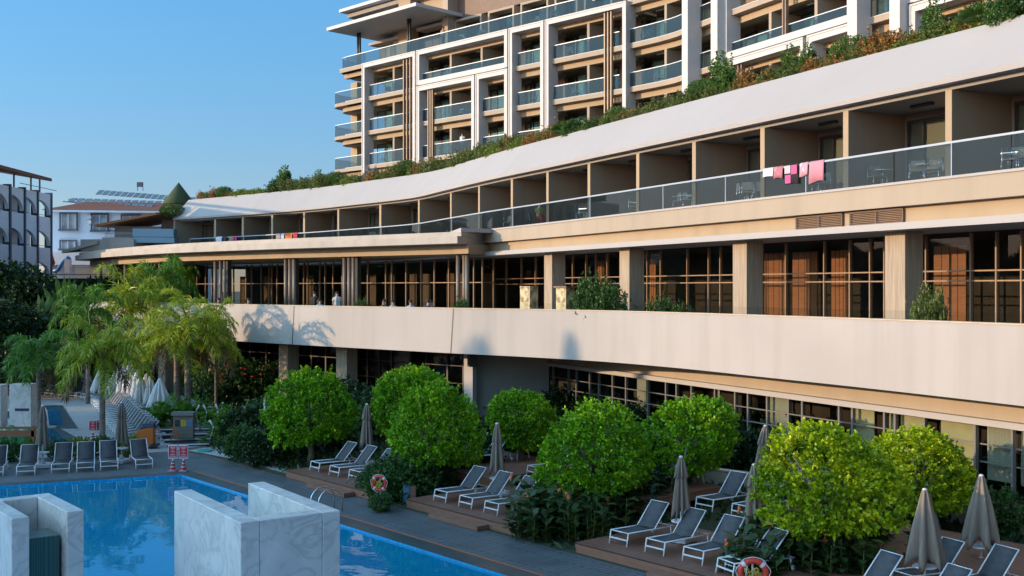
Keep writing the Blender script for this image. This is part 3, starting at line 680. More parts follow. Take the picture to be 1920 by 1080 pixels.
struct(MB().add([(*p,-.045) for p in gi],[(0,1,2,3)]).build('pool_water',WATER),'clear blue water of the swimming pool')
# paving (pale) on the left and back
PAVE = plank('pale_paving',(.33,.33,.33),(.38,.375,.37),(.24,.24,.24),.1,pw=.3,plen=.9,rough=.75,gapw=.03,bump=.2)
pv=[(-60,41),(-36,41.2),(-15.6,49.4),(-14.4,51.5),(-15.5,58),(-17.5,66),(-23,76),(-31,84),(-60,90)]
struct(MB().add([(*p,.004) for p in pv],[tuple(range(len(pv)))]).build('paved_plaza',PAVE),'pale stone paving behind the pool')
soil=[(-14.4,49.6),(-8.7,42.6),(13,17.2),(30,17),(14,60),(-10,66),(-32,92),(-50,100),(-31,84.5),(-23,76.5),(-17.3,66),(-15,58),(-14,51.5)]
struct(MB().add([(*p,.022) for p in soil],[tuple(range(len(soil)))]).build('garden_soil',pm('garden_soil',(.035,.045,.018),(.05,.06,.025),1.5,rough=.95,bump=.5)),'dark planted soil between the decks and the hotel')
# ================================================================ wooden sun decks
DIR=(.6494,-.7604); BK=(.7604,.6494)   # along the pool edge (towards camera), and away from the pool
def off2(p,a,b): return (p[0]+DIR[0]*a+BK[0]*b, p[1]+DIR[1]*a+BK[1]*b)
WD = plank('red_deck_boards',(.23,.105,.07),(.27,.125,.085),(.05,.022,.015),atan2(DIR[1],DIR[0]),pw=.14,plen=2.2,rough=.5,gapw=.09)
WDS = pm('deck_board_side',(.22,.10,.065),(.27,.125,.08),2,(1,1,8),rough=.55)
def sundeck(p, L, Dp, lab, tier=None, step=None):
    r = root('sun_deck',(p[0],p[1],0),lab,'deck','raised wooden sun decks')
    def R(a0,a1,b0,b1,z0,z1,nm,m):
        pts=[off2(p,a0,b0),off2(p,a1,b0),off2(p,a1,b1),off2(p,a0,b1)]; pts=[(q[0]-p[0],q[1]-p[1]) for q in pts]
        return MB().prism(pts,z0,z1).build(nm,m,r)
    R(0,L,0,Dp,.262,.30,'platform_boards',WD); R(.02,L-.02,.02,Dp-.02,.024,.15,'lower_fascia',WDS); R(.008,L-.008,.008,Dp-.008,.154,.258,'upper_fascia',WDS)
    if tier:
        a0,a1,b0,b1=tier; R(a0,a1,b0,b1,.56,.60,'upper_platform',WD); R(a0+.015,a1-.015,b0+.015,b1-.015,.302,.556,'upper_tier_fascia',WDS)
    if step:
        a0,a1=step; R(a0,a1,-.45,-.012,.024,.16,'step',WDS)
    return r
d1=g(535,896)[:2]; d2=g(761,952)[:2]; d3=g(1078,1037)[:2]
sundeck(d1,5.9,4.6,'reddish wooden sun deck farthest along the pool, left of the lifebuoy',(1.2,8.0,3.8,8.4),(2.4,5.0))
sundeck(d2,5.9,4.4,'reddish wooden sun deck in the middle, right of the lifebuoy planting',(1.5,6.5,4.6,8.6),(1.9,4.4))
sundeck(d3,12.5,4.0,'nearest reddish wooden sun deck at the lower right',(2.0,12.0,4.1,8.0),(3.1,6.2))
# ================================================================ marble fountain blocks
m,n,l,out=newmat('white_marble'); b_=n.new('ShaderNodeBsdfPrincipled'); l.new(b_.outputs[0],out.inputs[0]); b_.inputs['Roughness'].default_value=.35
tc=n.new('ShaderNodeTexCoord'); n1=n.new('ShaderNodeTexNoise'); n1.inputs['Scale'].default_value=.9; n1.inputs['Detail'].default_value=8; n1.inputs['Distortion'].default_value=1.4; l.new(tc.outputs['Object'],n1.inputs[0])
ma=n.new('ShaderNodeMath'); ma.operation='SUBTRACT'; ma.inputs[1].default_value=.5; l.new(n1.outputs[0],ma.inputs[0]); mb=n.new('ShaderNodeMath'); mb.operation='ABSOLUTE'; l.new(ma.outputs[0],mb.inputs[0])
r=n.new('ShaderNodeValToRGB'); r.color_ramp.elements[0].position=0; r.color_ramp.elements[0].color=(.54,.50,.47,1); r.color_ramp.elements[1].position=.03; r.color_ramp.elements[1].color=(.68,.64,.60,1)
e=r.color_ramp.elements.new(.2); e.color=(.74,.70,.655,1); l.new(mb.outputs[0],r.inputs[0])
n2=n.new('ShaderNodeTexNoise'); n2.inputs['Scale'].default_value=1.6; n2.inputs['Detail'].default_value=6; l.new(tc.outputs['Object'],n2.inputs[0])
r2=n.new('ShaderNodeValToRGB'); r2.color_ramp.elements[0].position=.3; r2.color_ramp.elements[0].color=(.84,.83,.83,1); r2.color_ramp.elements[1].position=.65; r2.color_ramp.elements[1].color=(1,1,1,1); l.new(n2.outputs[0],r2.inputs[0])
mx=n.new('ShaderNodeMix'); mx.data_type='RGBA'; mx.blend_type='MULTIPLY'; mx.inputs[0].default_value=1; l.new(r.outputs[0],mx.inputs[6]); l.new(r2.outputs[0],mx.inputs[7]); l.new(mx.outputs[2],b_.inputs['Base Color']); MARB=m
MOSA = plank('green_mosaic',(.02,.075,.07),(.035,.10,.085),(.06,.14,.12),0,pw=.06,plen=.06,rough=.35,gapw=.1)
def bevel(o,w=.02):
    md=o.modifiers.new('bevel','BEVEL'); md.width=w; md.segments=2; md.limit_method='ANGLE'; return o
def fountain(p0, ex, Wd, Ln, t, top, lab, openfront):
    # p0 near-left outer corner; ex unit along front; ey back
    r=root('marble_fountain',(p0[0],p0[1],-.1),lab,'fountain','marble fountain blocks in the pool')
    ey=(-ex[1],ex[0]); rz=atan2(ex[1],ex[0]); z0=-1.49; h=top-z0
    def bx(a0,a1,b0,b1,nm,m,tp=top):
        cx=(a0+a1)/2; cy=(b0+b1)/2; hh=tp-z0
        return bevel(MB().box((ex[0]*cx+ey[0]*cy, ex[1]*cx+ey[1]*cy, .1+z0+hh/2),(a1-a0,b1-b0,hh),rz).build(nm,m,r))
    bx(0,t,0,Ln,'side_wall',MARB); bx(Wd-t,Wd,0,Ln,'side_wall',MARB)
    if openfront:
        bx(t+.003,Wd-t-.003,Ln-t,Ln-.003,'back_wall',MARB)
        bx(t+.05,Wd-t-.05,.35,.35+.9,'mosaic_pillar',MOSA,1.95)
    else:
        bx(t+.003,Wd-t-.003,.003,t,'front_wall',MARB)
        bx(t+.02,Wd-t-.02,t+.05,Ln-.3,'spill_basin',MARB,1.75)
    return r
fountain((-5.66,22.8),(.822,.569),2.28,4.4,.42,2.5,'large white marble fountain block closed at the front, nearest the camera',False)
fountain((-10.62,23.2),(.78,.626),1.5,2.6,.36,2.5,'smaller white marble fountain block with a green mosaic pillar inside',True)
# pool ladder
lad=root('pool_ladder',g(612,960),'curved steel pool ladder rails at the pool edge','ladder')
for k in (0,1):
    a=(-.25+.5*k)
    pts=[(DIR[0]*a-BK[0]*(.45*cos(t)),DIR[1]*a-BK[1]*(.45*cos(t)),.35+.45*sin(t)) for t in [i*pi/8 for i in range(9)]]
    pts=[(pts[0][0],pts[0][1],-.9)]+pts+[(pts[-1][0],pts[-1][1],.0)]
    MB().tube(pts,.022,8).build('handrail',STEEL,lad,True)
for z in (-.3,-.6): MB().bar((-DIR[0]*.25-BK[0]*.45,-DIR[1]*.25-BK[1]*.45,z),(DIR[0]*.25-BK[0]*.45,DIR[1]*.25-BK[1]*.45,z),.06,.03).build('rung',STEEL,lad)
# ================================================================ foliage tools
def fastmesh(name, verts, nper, mat, parent=None, faces=None):
    # verts (N*nper,3); faces within one leaf as list of index tuples
    V = np.ascontiguousarray(verts.reshape(-1,3), dtype=np.float32); N = len(V)//nper
    fl = faces or [tuple(range(nper))]
    loops=[]; sizes=[]
    base = (np.arange(N)*nper)[:,None]
    for f in fl: loops.append(base+np.array(f)[None,:]); sizes.append(len(f))
    L = np.concatenate(loops,axis=1).reshape(-1).astype(np.int32)
    sz = np.tile(np.array(sizes,dtype=np.int32),N); st = np.concatenate([[0],np.cumsum(sz)[:-1]]).astype(np.int32)
    me = bpy.data.meshes.new(name); me.vertices.add(len(V)); me.vertices.foreach_set('co',V.ravel())
    me.loops.add(len(L)); me.loops.foreach_set('vertex_index',L); me.polygons.add(len(sz)); me.polygons.foreach_set('loop_start',st); me.polygons.foreach_set('loop_total',sz)
    me.update(calc_edges=True); me.materials.append(mat)
    o = bpy.data.objects.new(name, me); S.collection.objects.link(o)
    if parent:
        o.parent = parent
        if parent.name in WROOT: o.location = -parent.location
    return o
def nrm(a): return a/np.maximum(np.linalg.norm(a,axis=-1,keepdims=True),1e-9)
def leaves(C, Dv, size, wid, rng, curl=.25):
    # one folded leaf (6 verts / 2 quads) per point C along direction Dv
    N=len(C); s=size*(.7+.6*rng.random((N,1))); up=nrm(rng.normal(size=(N,3))+np.array([0,0,.6])); sd=nrm(np.cross(Dv,up)); nn=np.cross(sd,Dv)
    b=C; t=C+Dv*s-np.array([0,0,1])*s*curl*.4; m=C+Dv*s*.5; w=s*wid
    l=m+sd*w+nn*w*.35; r=m-sd*w+nn*w*.35
    return np.stack([b,l,t,r],axis=1)
LF=[(0,1,2),(0,2,3)]
def blob(rng, R, nspr, nleaf, lsize, lump=.16, inner=.25, flat=0.0, spike=.0, shell=.18, up=.5):
    # crown of leaf sprigs on a lumpy ellipsoid of radii R
    d=nrm(rng.normal(size=(nspr,3))); lob=nrm(rng.normal(size=(22,3))); amp=rng.random(22)
    q=np.exp(6*(d@lob.T-1))@amp; rad=1-lump+lump*1.6*q/np.percentile(q,95)
    if flat: rad=np.where(d[:,2]<-flat, rad*flat/np.maximum(-d[:,2],flat), rad)
    f=np.where(rng.random(nspr)<inner, .35+.5*rng.random(nspr), 1-shell*rng.random(nspr)**1.5)
    if spike: f=f+spike*(rng.random(nspr)<.10)*rng.random(nspr)*(d[:,2]>-.1)
    c=d*(rad*f)[:,None]*np.array(R)
    ax=nrm(d*1.0+rng.normal(size=(nspr,3))*.45+np.array([0,0,up]))
    t=rng.random((nspr,nleaf,1)); C=c[:,None,:]+ax[:,None,:]*(t-.4)*lsize*2.4
    Dv=nrm(ax[:,None,:]*.8+rng.normal(size=(nspr,nleaf,3))*.75)
    return C.reshape(-1,3), Dv.reshape(-1,3)
LGREEN=leafm('ficus_leaf',(.03,.13,.003),(.27,.54,.006),(.66,.76,.03),.3)
LSUNLIT=leafm('ficus_leaf_sunlit',(.05,.16,.003),(.50,.62,.010),(.85,.78,.04),.3)  # yellower copy of the ficus leaf, low sunlight put into its colour
LDARK=leafm('dark_leaf',(.010,.032,.008),(.032,.075,.018),(.07,.12,.03),.2)
LMID=leafm('mid_leaf',(.025,.075,.014),(.085,.17,.035),(.17,.24,.05),.25)
LMIDSUN=leafm('mid_leaf_sunlit',(.05,.11,.02),(.15,.27,.05),(.32,.38,.08),.3)  # mid leaf brightened for the roof shrubs, sunlight put into the colour
LOLIVE=leafm('olive_leaf',(.08,.11,.025),(.21,.25,.06),(.42,.38,.10),.3)
LRED=leafm('rusty_leaf',(.18,.12,.03),(.52,.24,.07),(.60,.46,.11),.3)
LLIME=leafm('lime_leaf',(.10,.16,.02),(.25,.32,.04),(.38,.38,.06),.3)
LSILV=leafm('silver_leaf',(.22,.25,.28),(.42,.44,.50),(.55,.52,.62),.3)
LPALM=leafm('palm_leaflet',(.16,.24,.010),(.48,.54,.03),(.74,.64,.08),.35,rough=.4)
LPALMD=leafm('palm_leaflet_deep',(.05,.15,.016),(.16,.34,.03),(.34,.44,.05),.35,rough=.4)
LDRY=leafm('dry_frond',(.10,.065,.025),(.20,.13,.05),None,.2)
REDF=pm('red_flower',(.55,.03,.02),rough=.6); ORF=pm('orange_flower',(.60,.12,.03),rough=.6)
CANNA=leafm('canna_leaf',(.02,.05,.014),(.06,.10,.025),(.13,.12,.04),.2)
# ---- ball trees
def balltree(seed, mat, R=1.85, n=1500, lab='', trunk_h=1.1, stakes=0):
    rng=np.random.default_rng(seed); r=root('ball_tree',(0,0,0),lab,'tree','clipped round trees beside the sun decks')
    C,Dv=blob(rng,(R,R,R*.92),n,13,.115,lump=.24,inner=.14,flat=.66,spike=.14)
    C=C+np.array([0,0,trunk_h+R*.72])
    fastmesh('crown',leaves(C,Dv,.125,.34,rng),4,mat,r,LF)
    tb=MB().tube([(0,0,-.05),(.03,.02,trunk_h*.5),(-.02,.03,trunk_h+.3),(0,0,trunk_h+.9)],[.17,.13,.12,.09],10)
    for k in range(7):
        a=k*2.4; tb.tube([(0,0,trunk_h+.2+.08*k),(.5*cos(a),.5*sin(a),trunk_h+.9+.1*k),(1.1*cos(a),1.1*sin(a),trunk_h+1.3+.16*k)],[.07,.045,.015],6)
    tb.build('trunk',BARK,r,True)
    for k in range(stakes):
        a=.5+2.6*k; MB().tube([(.75*cos(a),.6*sin(a),0),(.25*cos(a),.2*sin(a),2.1)],.04,8).build('stake',PLASTIC,r,True)
    return r
bt0=balltree(1,LGREEN,lab='x'); bt1=balltree(2,LGREEN,lab='x',stakes=2); bt2=balltree(3,LSUNLIT,lab='x',stakes=2)
TREES=[ # u centre, Y, R, v top, proto, label
 (582,45.5,1.92,690,bt0,'round clipped tree left of the farthest sun deck loungers'),
 (767,45.5,1.85,672,bt1,'round clipped tree standing behind another, above the farthest deck loungers'),
 (817,39.6,1.78,714,bt0,'round clipped tree with its bare trunk beside the lifebuoy planting'),
 (977,43.5,1.55,717,bt1,'smallest round clipped tree behind the middle sun deck'),
 (1112,34.4,1.88,752,bt0,'large round clipped tree above the red canna bed'),
 (1300,38.2,1.80,727,bt1,'round clipped tree directly behind the umbrella on the nearest deck'),
 (1556,28.4,1.90,792,bt2,'brightest yellow-green round tree with white stakes at lower right'),
 (1722,32.6,1.78,797,bt2,'yellow-topped round tree farthest right against the hotel windows'),
]
for i,(u,Y,R,vt,pr,lab) in enumerate(TREES):
    R=R*.91; zt_=zat(vt,Y)-.12; sc=R/1.85; x=(u-960)/F*Y
    h=zt_-.0; zs=max(.75,min(1.35,h/(1.1+1.85*1.68)))
    gz=.02
    if i in (0,4,7): o=pr; 
    if i==0: o=bt0; o.location=(x,Y,gz)
    elif i==1: o=bt1; o.location=(x,Y,gz)
    elif i==6: o=bt2; o.location=(x,Y,gz)
    else: o=dup(pr,(x,Y,gz),rz=i*1.3)
    o['label']=lab; o.rotation_euler.z=i*1.3; o.scale=(sc,sc,zs)
# ---- generic shrubs
def shrubmesh(seed,R,n,nl,ls,mat,lump=.25,spike=.25,flat=0,wid=.32,up=.5,shell=.35):
    rng=np.random.default_rng(seed); C,Dv=blob(rng,R,n,nl,ls,lump,.35,flat,spike,shell,up); C=C+np.array([0,0,R[2]*.85])
    C[:,2]=np.maximum(C[:,2],.02); o=fastmesh('foliage',leaves(C,Dv,ls,wid,rng),4,mat,None,LF); return o
def shrubproto(name,seed,R,n,nl,ls,mat,stem=True,**k):
    r=root(name,(0,0,0),'x','shrub'); f=shrubmesh(seed,R,n,nl,ls,mat,**k); f.parent=r
    tb=MB()
    for q in range(5):
        a=q*1.3; tb.tube([(0.05*cos(a),.05*sin(a),-.05),(R[0]*.4*cos(a),R[1]*.4*sin(a),R[2]*1.1)],[.03,.012],5)
    tb.build('stem',BARK,r,True); return r
sh_dark=shrubproto('leafy_shrub',11,(1.0,1.0,.75),420,9,.13,LDARK)
sh_mid=shrubproto('leafy_shrub',12,(1.0,1.0,.75),420,9,.12,LMID)
sh_ol=shrubproto('olive_shrub',13,(.8,.8,.6),380,8,.10,LOLIVE,spike=.5)
sh_red=shrubproto('rusty_shrub',14,(.6,.6,.55),260,7,.11,LRED,spike=.7,up=1.2)
sh_lime=shrubproto('lime_shrub',15,(.8,.8,.45),380,8,.09,LLIME,spike=.2)
sh_topi=shrubproto('clipped_shrub',16,(.95,.95,.62),1100,9,.07,LMIDSUN,lump=.06,spike=0,shell=.12,flat=.9)
sh_tall=shrubproto('upright_shrub',17,(.45,.45,1.0),300,8,.12,LMIDSUN,spike=.6,up=2.0)
sh_silv=shrubproto('silver_plume_grass',18,(.35,.35,.9),260,7,.12,LSILV,spike=.4,up=2.0)
PROTOS=[bt0]
used=set()
def put(pr,loc,label,group=None,scale=1,rz=None,cat='shrub'):
    rz=random.random()*6.28 if rz is None else rz
    if pr.name not in used:
        used.add(pr.name); pr.location=loc; pr.rotation_euler.z=rz; pr.scale=scale if hasattr(scale,'__len__') else (scale,)*3
        pr['label']=label; pr['category']=cat
        if group: pr['group']=group
        return pr
    o=dup(pr,loc,rz,label,group,scale); o['category']=cat; return o
# ---- fan palm / cycad
def fanpalm(seed,n=16,L=.9,mat=LMID,name='fan_palm',droop=.3,leaf=14):
    rng=np.random.default_rng(seed); r=root(name,(0,0,0),'x','plant'); V=[]
    for k in range(n):
        a=rng.random()*6.28; e=.25+1.1*rng.random(); d=np.array([cos(a)*cos(e),sin(a)*cos(e),sin(e)]); 
        base=np.array([0,0,.25]); hub=base+d*L*.55
        sd=nrm(np.cross(d,[0,0,1.0])); up_=np.cross(sd,d)
        for j in range(leaf):
            t=-1.25+2.5*j/(leaf-1); q=nrm(d*cos(t)+sd*sin(t)); w=np.cross(q,up_)*.035; tip=hub+q*L*.5-np.array([0,0,droop*L*.2])
            V.append([hub-w*.4,hub+q*L*.3+w,tip,hub+q*L*.3-w])
    fastmesh('fronds',np.array(V),4,mat,r,LF); MB().tube([(0,0,-.05),(0,0,.35)],[.10,.08],8).build('trunk',PBARK,r,True); return r
def feather(rng,az,e0,L,nl,droop,hang,lw=.027,ll=.42):
    # one pinnate frond: returns leaflet quads (6 verts) and rachis points
    T_=np.linspace(0,1,16); pts=[np.zeros(3)]; e=e0
    for i in range(1,16):
        e=e0-droop*(T_[i]**1.25); pts.append(pts[-1]+np.array([cos(az)*cos(e),sin(az)*cos(e),sin(e)])*L/15)
    pts=np.array(pts); V=[]
    t=np.linspace(.14,.99,nl); ip=t*15; i0=np.minimum(ip.astype(int),14); f=(ip-i0)[:,None]; P_=pts[i0]*(1-f)+pts[i0+1]*f; tg=nrm(pts[i0+1]-pts[i0])
    for s_ in (-1,1):
        sd=nrm(np.cross(tg,np.array([0,0,1.0])+rng.normal(size=(nl,3))*.22))*s_
        l=(ll*(.35+.75*np.sin(np.clip(t,0,1)*pi*.93+.12))*(.8+.4*rng.random(nl)))[:,None]
        d1=nrm(sd*.85+tg*.55+np.array([0,0,.15])+rng.normal(size=(nl,3))*.22); m=P_+d1*l*.45
        d2=nrm(d1*(1-hang)+np.array([0,0,-1.0])*hang+rng.normal(size=(nl,3))*.1); e_=m+d2*l*.75
        w=nrm(np.cross(d1,np.array([0,0,1.0])+rng.normal(size=(nl,3))*.5))*lw
        V.append(np.stack([P_-w*.5,P_+w*.5,m+w,m-w,e_+w*.1,e_-w*.1],axis=1))
    return np.concatenate(V),pts
def palm(seed,h,nf,L,mat,name='feather_palm',tr=.16,ll=.5,hang=.42,emin=-.25,old=2,trunk=True,lean=0.0,nl=58,droop=1.7):
    rng=np.random.default_rng(seed); r=root(name,(0,0,0),'x','palm tree' if trunk else 'cycad'); V=[];VD=[];rb=MB()
    for k in range(nf):
        az=k*2.39996+rng.random()*.3; u_=k/nf; e0=1.35-(1.35-emin)*u_**.8+rng.normal()*.08; dr=droop*(.55+.5*(1-u_))+rng.normal()*.1
        q,p=feather(rng,az,e0,L*(.8+.3*rng.random()),nl,dr,hang,ll=ll); q=q+np.array([0,0,h]); p=p+np.array([0,0,h])
        (VD if k>=nf-old else V).append(q); rb.tube([tuple(x) for x in p[::3]],[.035,.03,.022,.015,.008,.004][:len(p[::3])],4,False)
    ff=[(0,1,2,3),(3,2,4,5)]
    fastmesh('crown',np.concatenate(V),6,mat,r,ff)
    if VD: fastmesh('dry_fronds',np.concatenate(VD),6,LDRY,r,ff)
    rb.build('frond_stems',mat if not trunk else LOLIVE,r,True)
    if trunk:
        pts=[(lean*sin(i/8*1.5)*.3,0,-.1+(h+.2)*i/8) for i in range(9)]
        MB().tube(pts,[tr*1.25,tr*1.05,tr,tr,tr*.97,tr*.95,tr*.95,tr*1.1,tr*1.25],12).build('trunk',PBARK,r,True)
    else: MB().tube([(0,0,-.05),(0,0,h+.1)],[.16,.14],8).build('trunk',PBARK,r,True)
    return r
cyc=palm(31,.35,22,1.15,LPALMD,'cycad',ll=.22,hang=.15,emin=-.1,old=0,trunk=False,nl=34,droop=1.0)
fan=fanpalm(32)
pA=palm(41,3.2,18,2.7,LPALM,ll=.62,tr=.15); pB=palm(42,3.4,17,2.5,LPALMD,ll=.6,tr=.14); pC=palm(43,4.6,28,3.9,LPALM,ll=.62,tr=.19,old=3)
def palmat(pr,u,Y,vc,label,sc=1.0,rz=0):
    hz=zat(vc,Y); h0={pA:3.2,pB:3.4,pC:4.6}[pr]
    o=put(pr,((u-960)/F*Y,Y,0),label,'feather palms by the plaza',(sc,sc,hz/h0),rz,'palm tree'); return o
palmat(pB,72,56,668,'feather palm nearest the left edge, behind the small spa pool',.85,1.0)
palmat(pA,192,52,668,'feather palm with thin dark trunk right behind the pool loungers',.92,.4)
palmat(pC,332,64,645,'left one of the two thick trunked golden palms',1.0,0.2)
palmat(pC,352,63,618,'right one of the two thick trunked golden palms',.95,2.2)
palmat(pA,245,74,575,'tall golden palm behind, in front of the canopy posts',1.15,1.4)
palmat(pB,165,70,590,'dark leaved palm with bare crown stubs before the white parapet',.95,2.9)
palmat(pB,300,78,545,'upright palm touching the restaurant canopy',.95,.7)
palmat(pB,338,86,545,'deep green palm beside the restaurant glass under the canopy',.8,4.0)
palmat(pA,405,66,625,'slim palm arching over the parapet end',.55,3.3)
# garden planting between pool and hotel : rows of shrubs
def gput(pr,u,v,lab,sc=1,gz=.02,grp='garden planting',cat='shrub'):
    x,y,_=g(u,v,gz); return put(pr,(x,y,gz),lab,grp,sc,None,cat)
desc_near=[(455,862,sh_mid,1.0,'low green shrub beside the pool deck corner'),
(495,872,sh_dark,1.1,'dark shrub left of the farthest sun deck'),(530,868,sh_lime,.9,'yellow-green shrub at the corner of the farthest deck'),
(560,850,sh_mid,1.3,'shrub around the trunk of the leftmost round tree'),(470,835,sh_dark,1.4,'dark bush left of the leftmost round tree'),
(520,825,sh_mid,1.4,'bush behind the white stakes'),(640,840,sh_mid,1.5,'bush right of the leftmost round tree'),(655,800,sh_dark,1.8,'tall dark bush behind the farthest umbrella'),
(690,820,sh_dark,1.6,'dark bush behind the farthest loungers'),(725,815,sh_dark,1.7,'dark bush between the two deck umbrellas'),
(713,958,sh_mid,.42,'small ground bush at the foot of the lifebuoy post'),(722,940,sh_mid,.75,'low leafy bush directly under the lifebuoy ring'),(698,925,sh_mid,.6,'little bush left of the lifebuoy'),(745,935,sh_mid,.95,'small leafy bush right beneath the lifebuoy'),(780,930,sh_mid,1.0,'white flecked bush between the two decks'),(725,918,sh_dark,.85,'dark leafy bush behind the lifebuoy'),
(815,915,sh_mid,.8,'bush around the bare trunk by the middle deck'),(850,905,sh_dark,.9,'dark bush behind the middle deck front loungers'),
(905,890,sh_dark,.9,'dark bush beside the middle umbrella'),(945,860,sh_dark,1.4,'dark bush under the smallest round tree'),(1010,870,sh_dark,1.4,'dark bush left of the large round tree'),
(1140,965,sh_dark,1.2,'dark shrub under the large round tree'),(1190,950,sh_dark,1.2,'dark shrub right of the canna bed'),(1225,930,sh_dark,1.3,'dark shrub left of the nearest deck umbrella'),
(1240,905,sh_dark,1.3,'dark shrub under the tree behind the umbrella'),(1330,890,sh_dark,1.2,'dark shrub before the low garden wall'),(1390,880,sh_dark,1.4,'dark shrub under the hotel windows centre'),
(1450,1045,sh_dark,.9,'dark shrub left of the bright tree trunk'),(1520,1050,sh_dark,.9,'dark shrub at the foot of the bright tree'),(1600,1045,sh_dark,1.0,'dark shrub right of the bright tree trunk'),
(1650,1000,sh_dark,1.3,'dark shrub behind the bright tree'),(1700,975,sh_dark,1.2,'dark shrub under the yellow-topped tree'),(1770,965,sh_mid,1.2,'dark hedge bush near the right windows'),
(1830,960,sh_mid,1.2,'hedge bush behind the rightmost umbrella'),(1900,965,sh_mid,1.2,'hedge bush at the right edge under the windows'),(1880,1000,sh_mid,.9,'low hedge bush behind the rightmost lounger')]
for u,v,pr,sc,lab in desc_near: gput(pr,u,v,lab,sc)
k=0
for (u,v,sc) in [(380,742,1.5),(400,750,1.4),(430,755,1.6),(460,745,1.5),(490,750,1.6),(440,735,1.6),(520,745,1.5),(560,742,1.6),(600,740,1.5),(640,740,1.6),(690,745,1.6),(730,742,1.5),(415,728,1.5),(480,728,1.7),(880,770,1.4),(930,775,1.6),(1010,790,1.4),(1060,800,1.5),(1130,812,1.4),(1200,830,1.5),(1420,860,1.5),(1500,890,1.5),(860,800,1.4)]:
    gput(sh_dark if k%3 else sh_mid,u,v,ordw(k)+' bush from the left in the planting against the ground floor windows',sc); k+=1
gput(sh_tall,908,778,'slim upright shrub against the plain grey wall',1.3); gput(sh_tall,893,782,'slim upright shrub left of its twin at the grey wall',1.0); gput(sh_tall,925,785,'slim upright shrub right of its twin at the grey wall',.9)
k=0
for (u,v,sc) in [(395,800,1.0),(440,805,1.2),(480,800,1.1),(425,830,1.2),(330,795,1.3),(300,800,1.2),(370,790,1.1),(460,825,1.1),(515,795,1.1)]:
    gput(cyc,u,v,ordw(k)+' cycad counted from the first beside the plaza steps',sc,grp='cycads by the plaza steps',cat='cycad'); k+=1
# flowers on the hibiscus bush
fl=root('hibiscus_bush',g(455,758),'dark hibiscus bush dotted with red flowers behind the cycads','shrub')
rng=np.random.default_rng(5); C,Dv=blob(rng,(3.2,1.2,1.5),900,9,.13,.25,.3,0,.3,.3); C=C+np.array([0,0,1.5]); C[:,2]=np.maximum(C[:,2],.05)
fastmesh('foliage',leaves(C,Dv,.14,.32,rng),4,LMID,fl,LF)
fb=MB()
for k in range(16):
    a=rng.random()*6.28; b=.1+1.0*rng.random(); c=(3.1*cos(a)*cos(b)*.95,-abs(1.25*sin(a)*cos(b)),1.5+1.4*sin(b)-.6*rng.random()); fb.lathe([(.02,-.05),(.12,.03),(.14,.06),(.02,.02)],c,7)
fb.build('flowers',REDF,fl,True)
# canna beds
def canna(seed,n=26,W_=1.5,H=1.3,flw=REDF):
    rng=np.random.default_rng(seed); r=root('canna_plant',(0,0,0),'x','plant'); V=[];st=MB();fb=MB()
    for k in range(n):
        x,y=rng.normal(size=2)*W_*.4; h=H*(.5+.6*rng.random()); st.tube([(x,y,0),(x+.05,y,h*.85)],[.014,.008],5)
        for j in range(10):
            a=rng.random()*6.28; z=h*(.1+.9*j/10); e=.3+.8*rng.random(); d=np.array([cos(a)*cos(e),sin(a)*cos(e),sin(e)]); L=.38+.2*rng.random(); s_=nrm(np.cross(d,[0,0,1.0]))*L*.24
            b=np.array([x,y,z]); dn=np.array([0,0,-.12*L]); V.append([b,b+d*L*.35+s_,b+d*L*.75+s_*.8+dn,b+d*L+dn*2.5,b+d*L*.75-s_*.8+dn,b+d*L*.35-s_])
        if rng.random()<.06:
            fb=MB()
            for q in range(4): fb.lathe([(.01,-.05),(.045,.0),(.04,.05),(.01,.07)],(x+.05+rng.normal()*.03,y+rng.normal()*.03,h+.02+.04*q),6)
            fb.build('flower_spike',ORF,r,True)
    fastmesh('leaves',np.array(V),6,CANNA,r,[(0,1,5),(1,2,4,5),(2,3,4)]); st.build('stems',LOLIVE,r,True)
    return r
cn=canna(3); k=0
for (u,v,sc) in [(1010,985,1.0),(1045,1000,1.05),(1085,1012,1.0),(1010,1010,.9),(1060,960,1.1),(1120,985,1.0),(1150,960,1.0),(1440,1060,.95),(1480,1078,.95),(1540,1078,.95),(1600,1085,.95),(1420,1090,.9),(1180,935,1.0)]:
    x,y,_=g(u,v); put(cn,(x,y,.02),ordw(k)+' broad leaved canna clump along the deck edge, counted from the left','canna clumps',sc,None,'plant'); k+=1
# big dark tree masses at left
def bigtree(seed,R,n,mat,ls=.28):
    rng=np.random.default_rng(seed); r=root('broadleaf_tree',(0,0,0),'x','tree'); C,Dv=blob(rng,R,n,10,ls,lump=.35,inner=.2,flat=0,spike=.12,shell=.25); C=C+np.array([0,0,R[2]*1.25])
    C[:,2]=np.maximum(C[:,2],.1); fastmesh('crown',leaves(C,Dv,ls,.34,rng),4,mat,r,LF)
    tb=MB().tube([(0,0,-.1),(.1,0,R[2]*.7),(0,.1,R[2]*1.4)],[.35,.28,.12],10)
    for q in range(6): a=q*1.05; tb.tube([(0,0,R[2]*.5),(R[0]*.5*cos(a),R[1]*.5*sin(a),R[2]*1.2)],[.14,.04],6)
    tb.build('trunk',BARK,r,True); return r
big=bigtree(51,(4.2,4.2,3.4),1700,LDARK); k=0
for (u,Y,vt,sc) in [(-60,92,480,1.1),(5,86,492,1.0),(60,88,528,1.0),(110,92,535,1.0),(25,78,600,.9),(90,82,580,.9),(150,96,535,.9),(-30,76,560,1.0),(60,74,640,.7),(130,84,610,.7),(0,96,505,1.1),(195,98,520,.8)]:
    h=zat(vt,Y); put(big,((u-960)/F*Y,Y,0),ordw(k)+' dark evergreen tree in the mass left of the palms','dark trees behind the plaza',(sc,sc,h/(3.4*2.2)),None,'tree'); k+=1
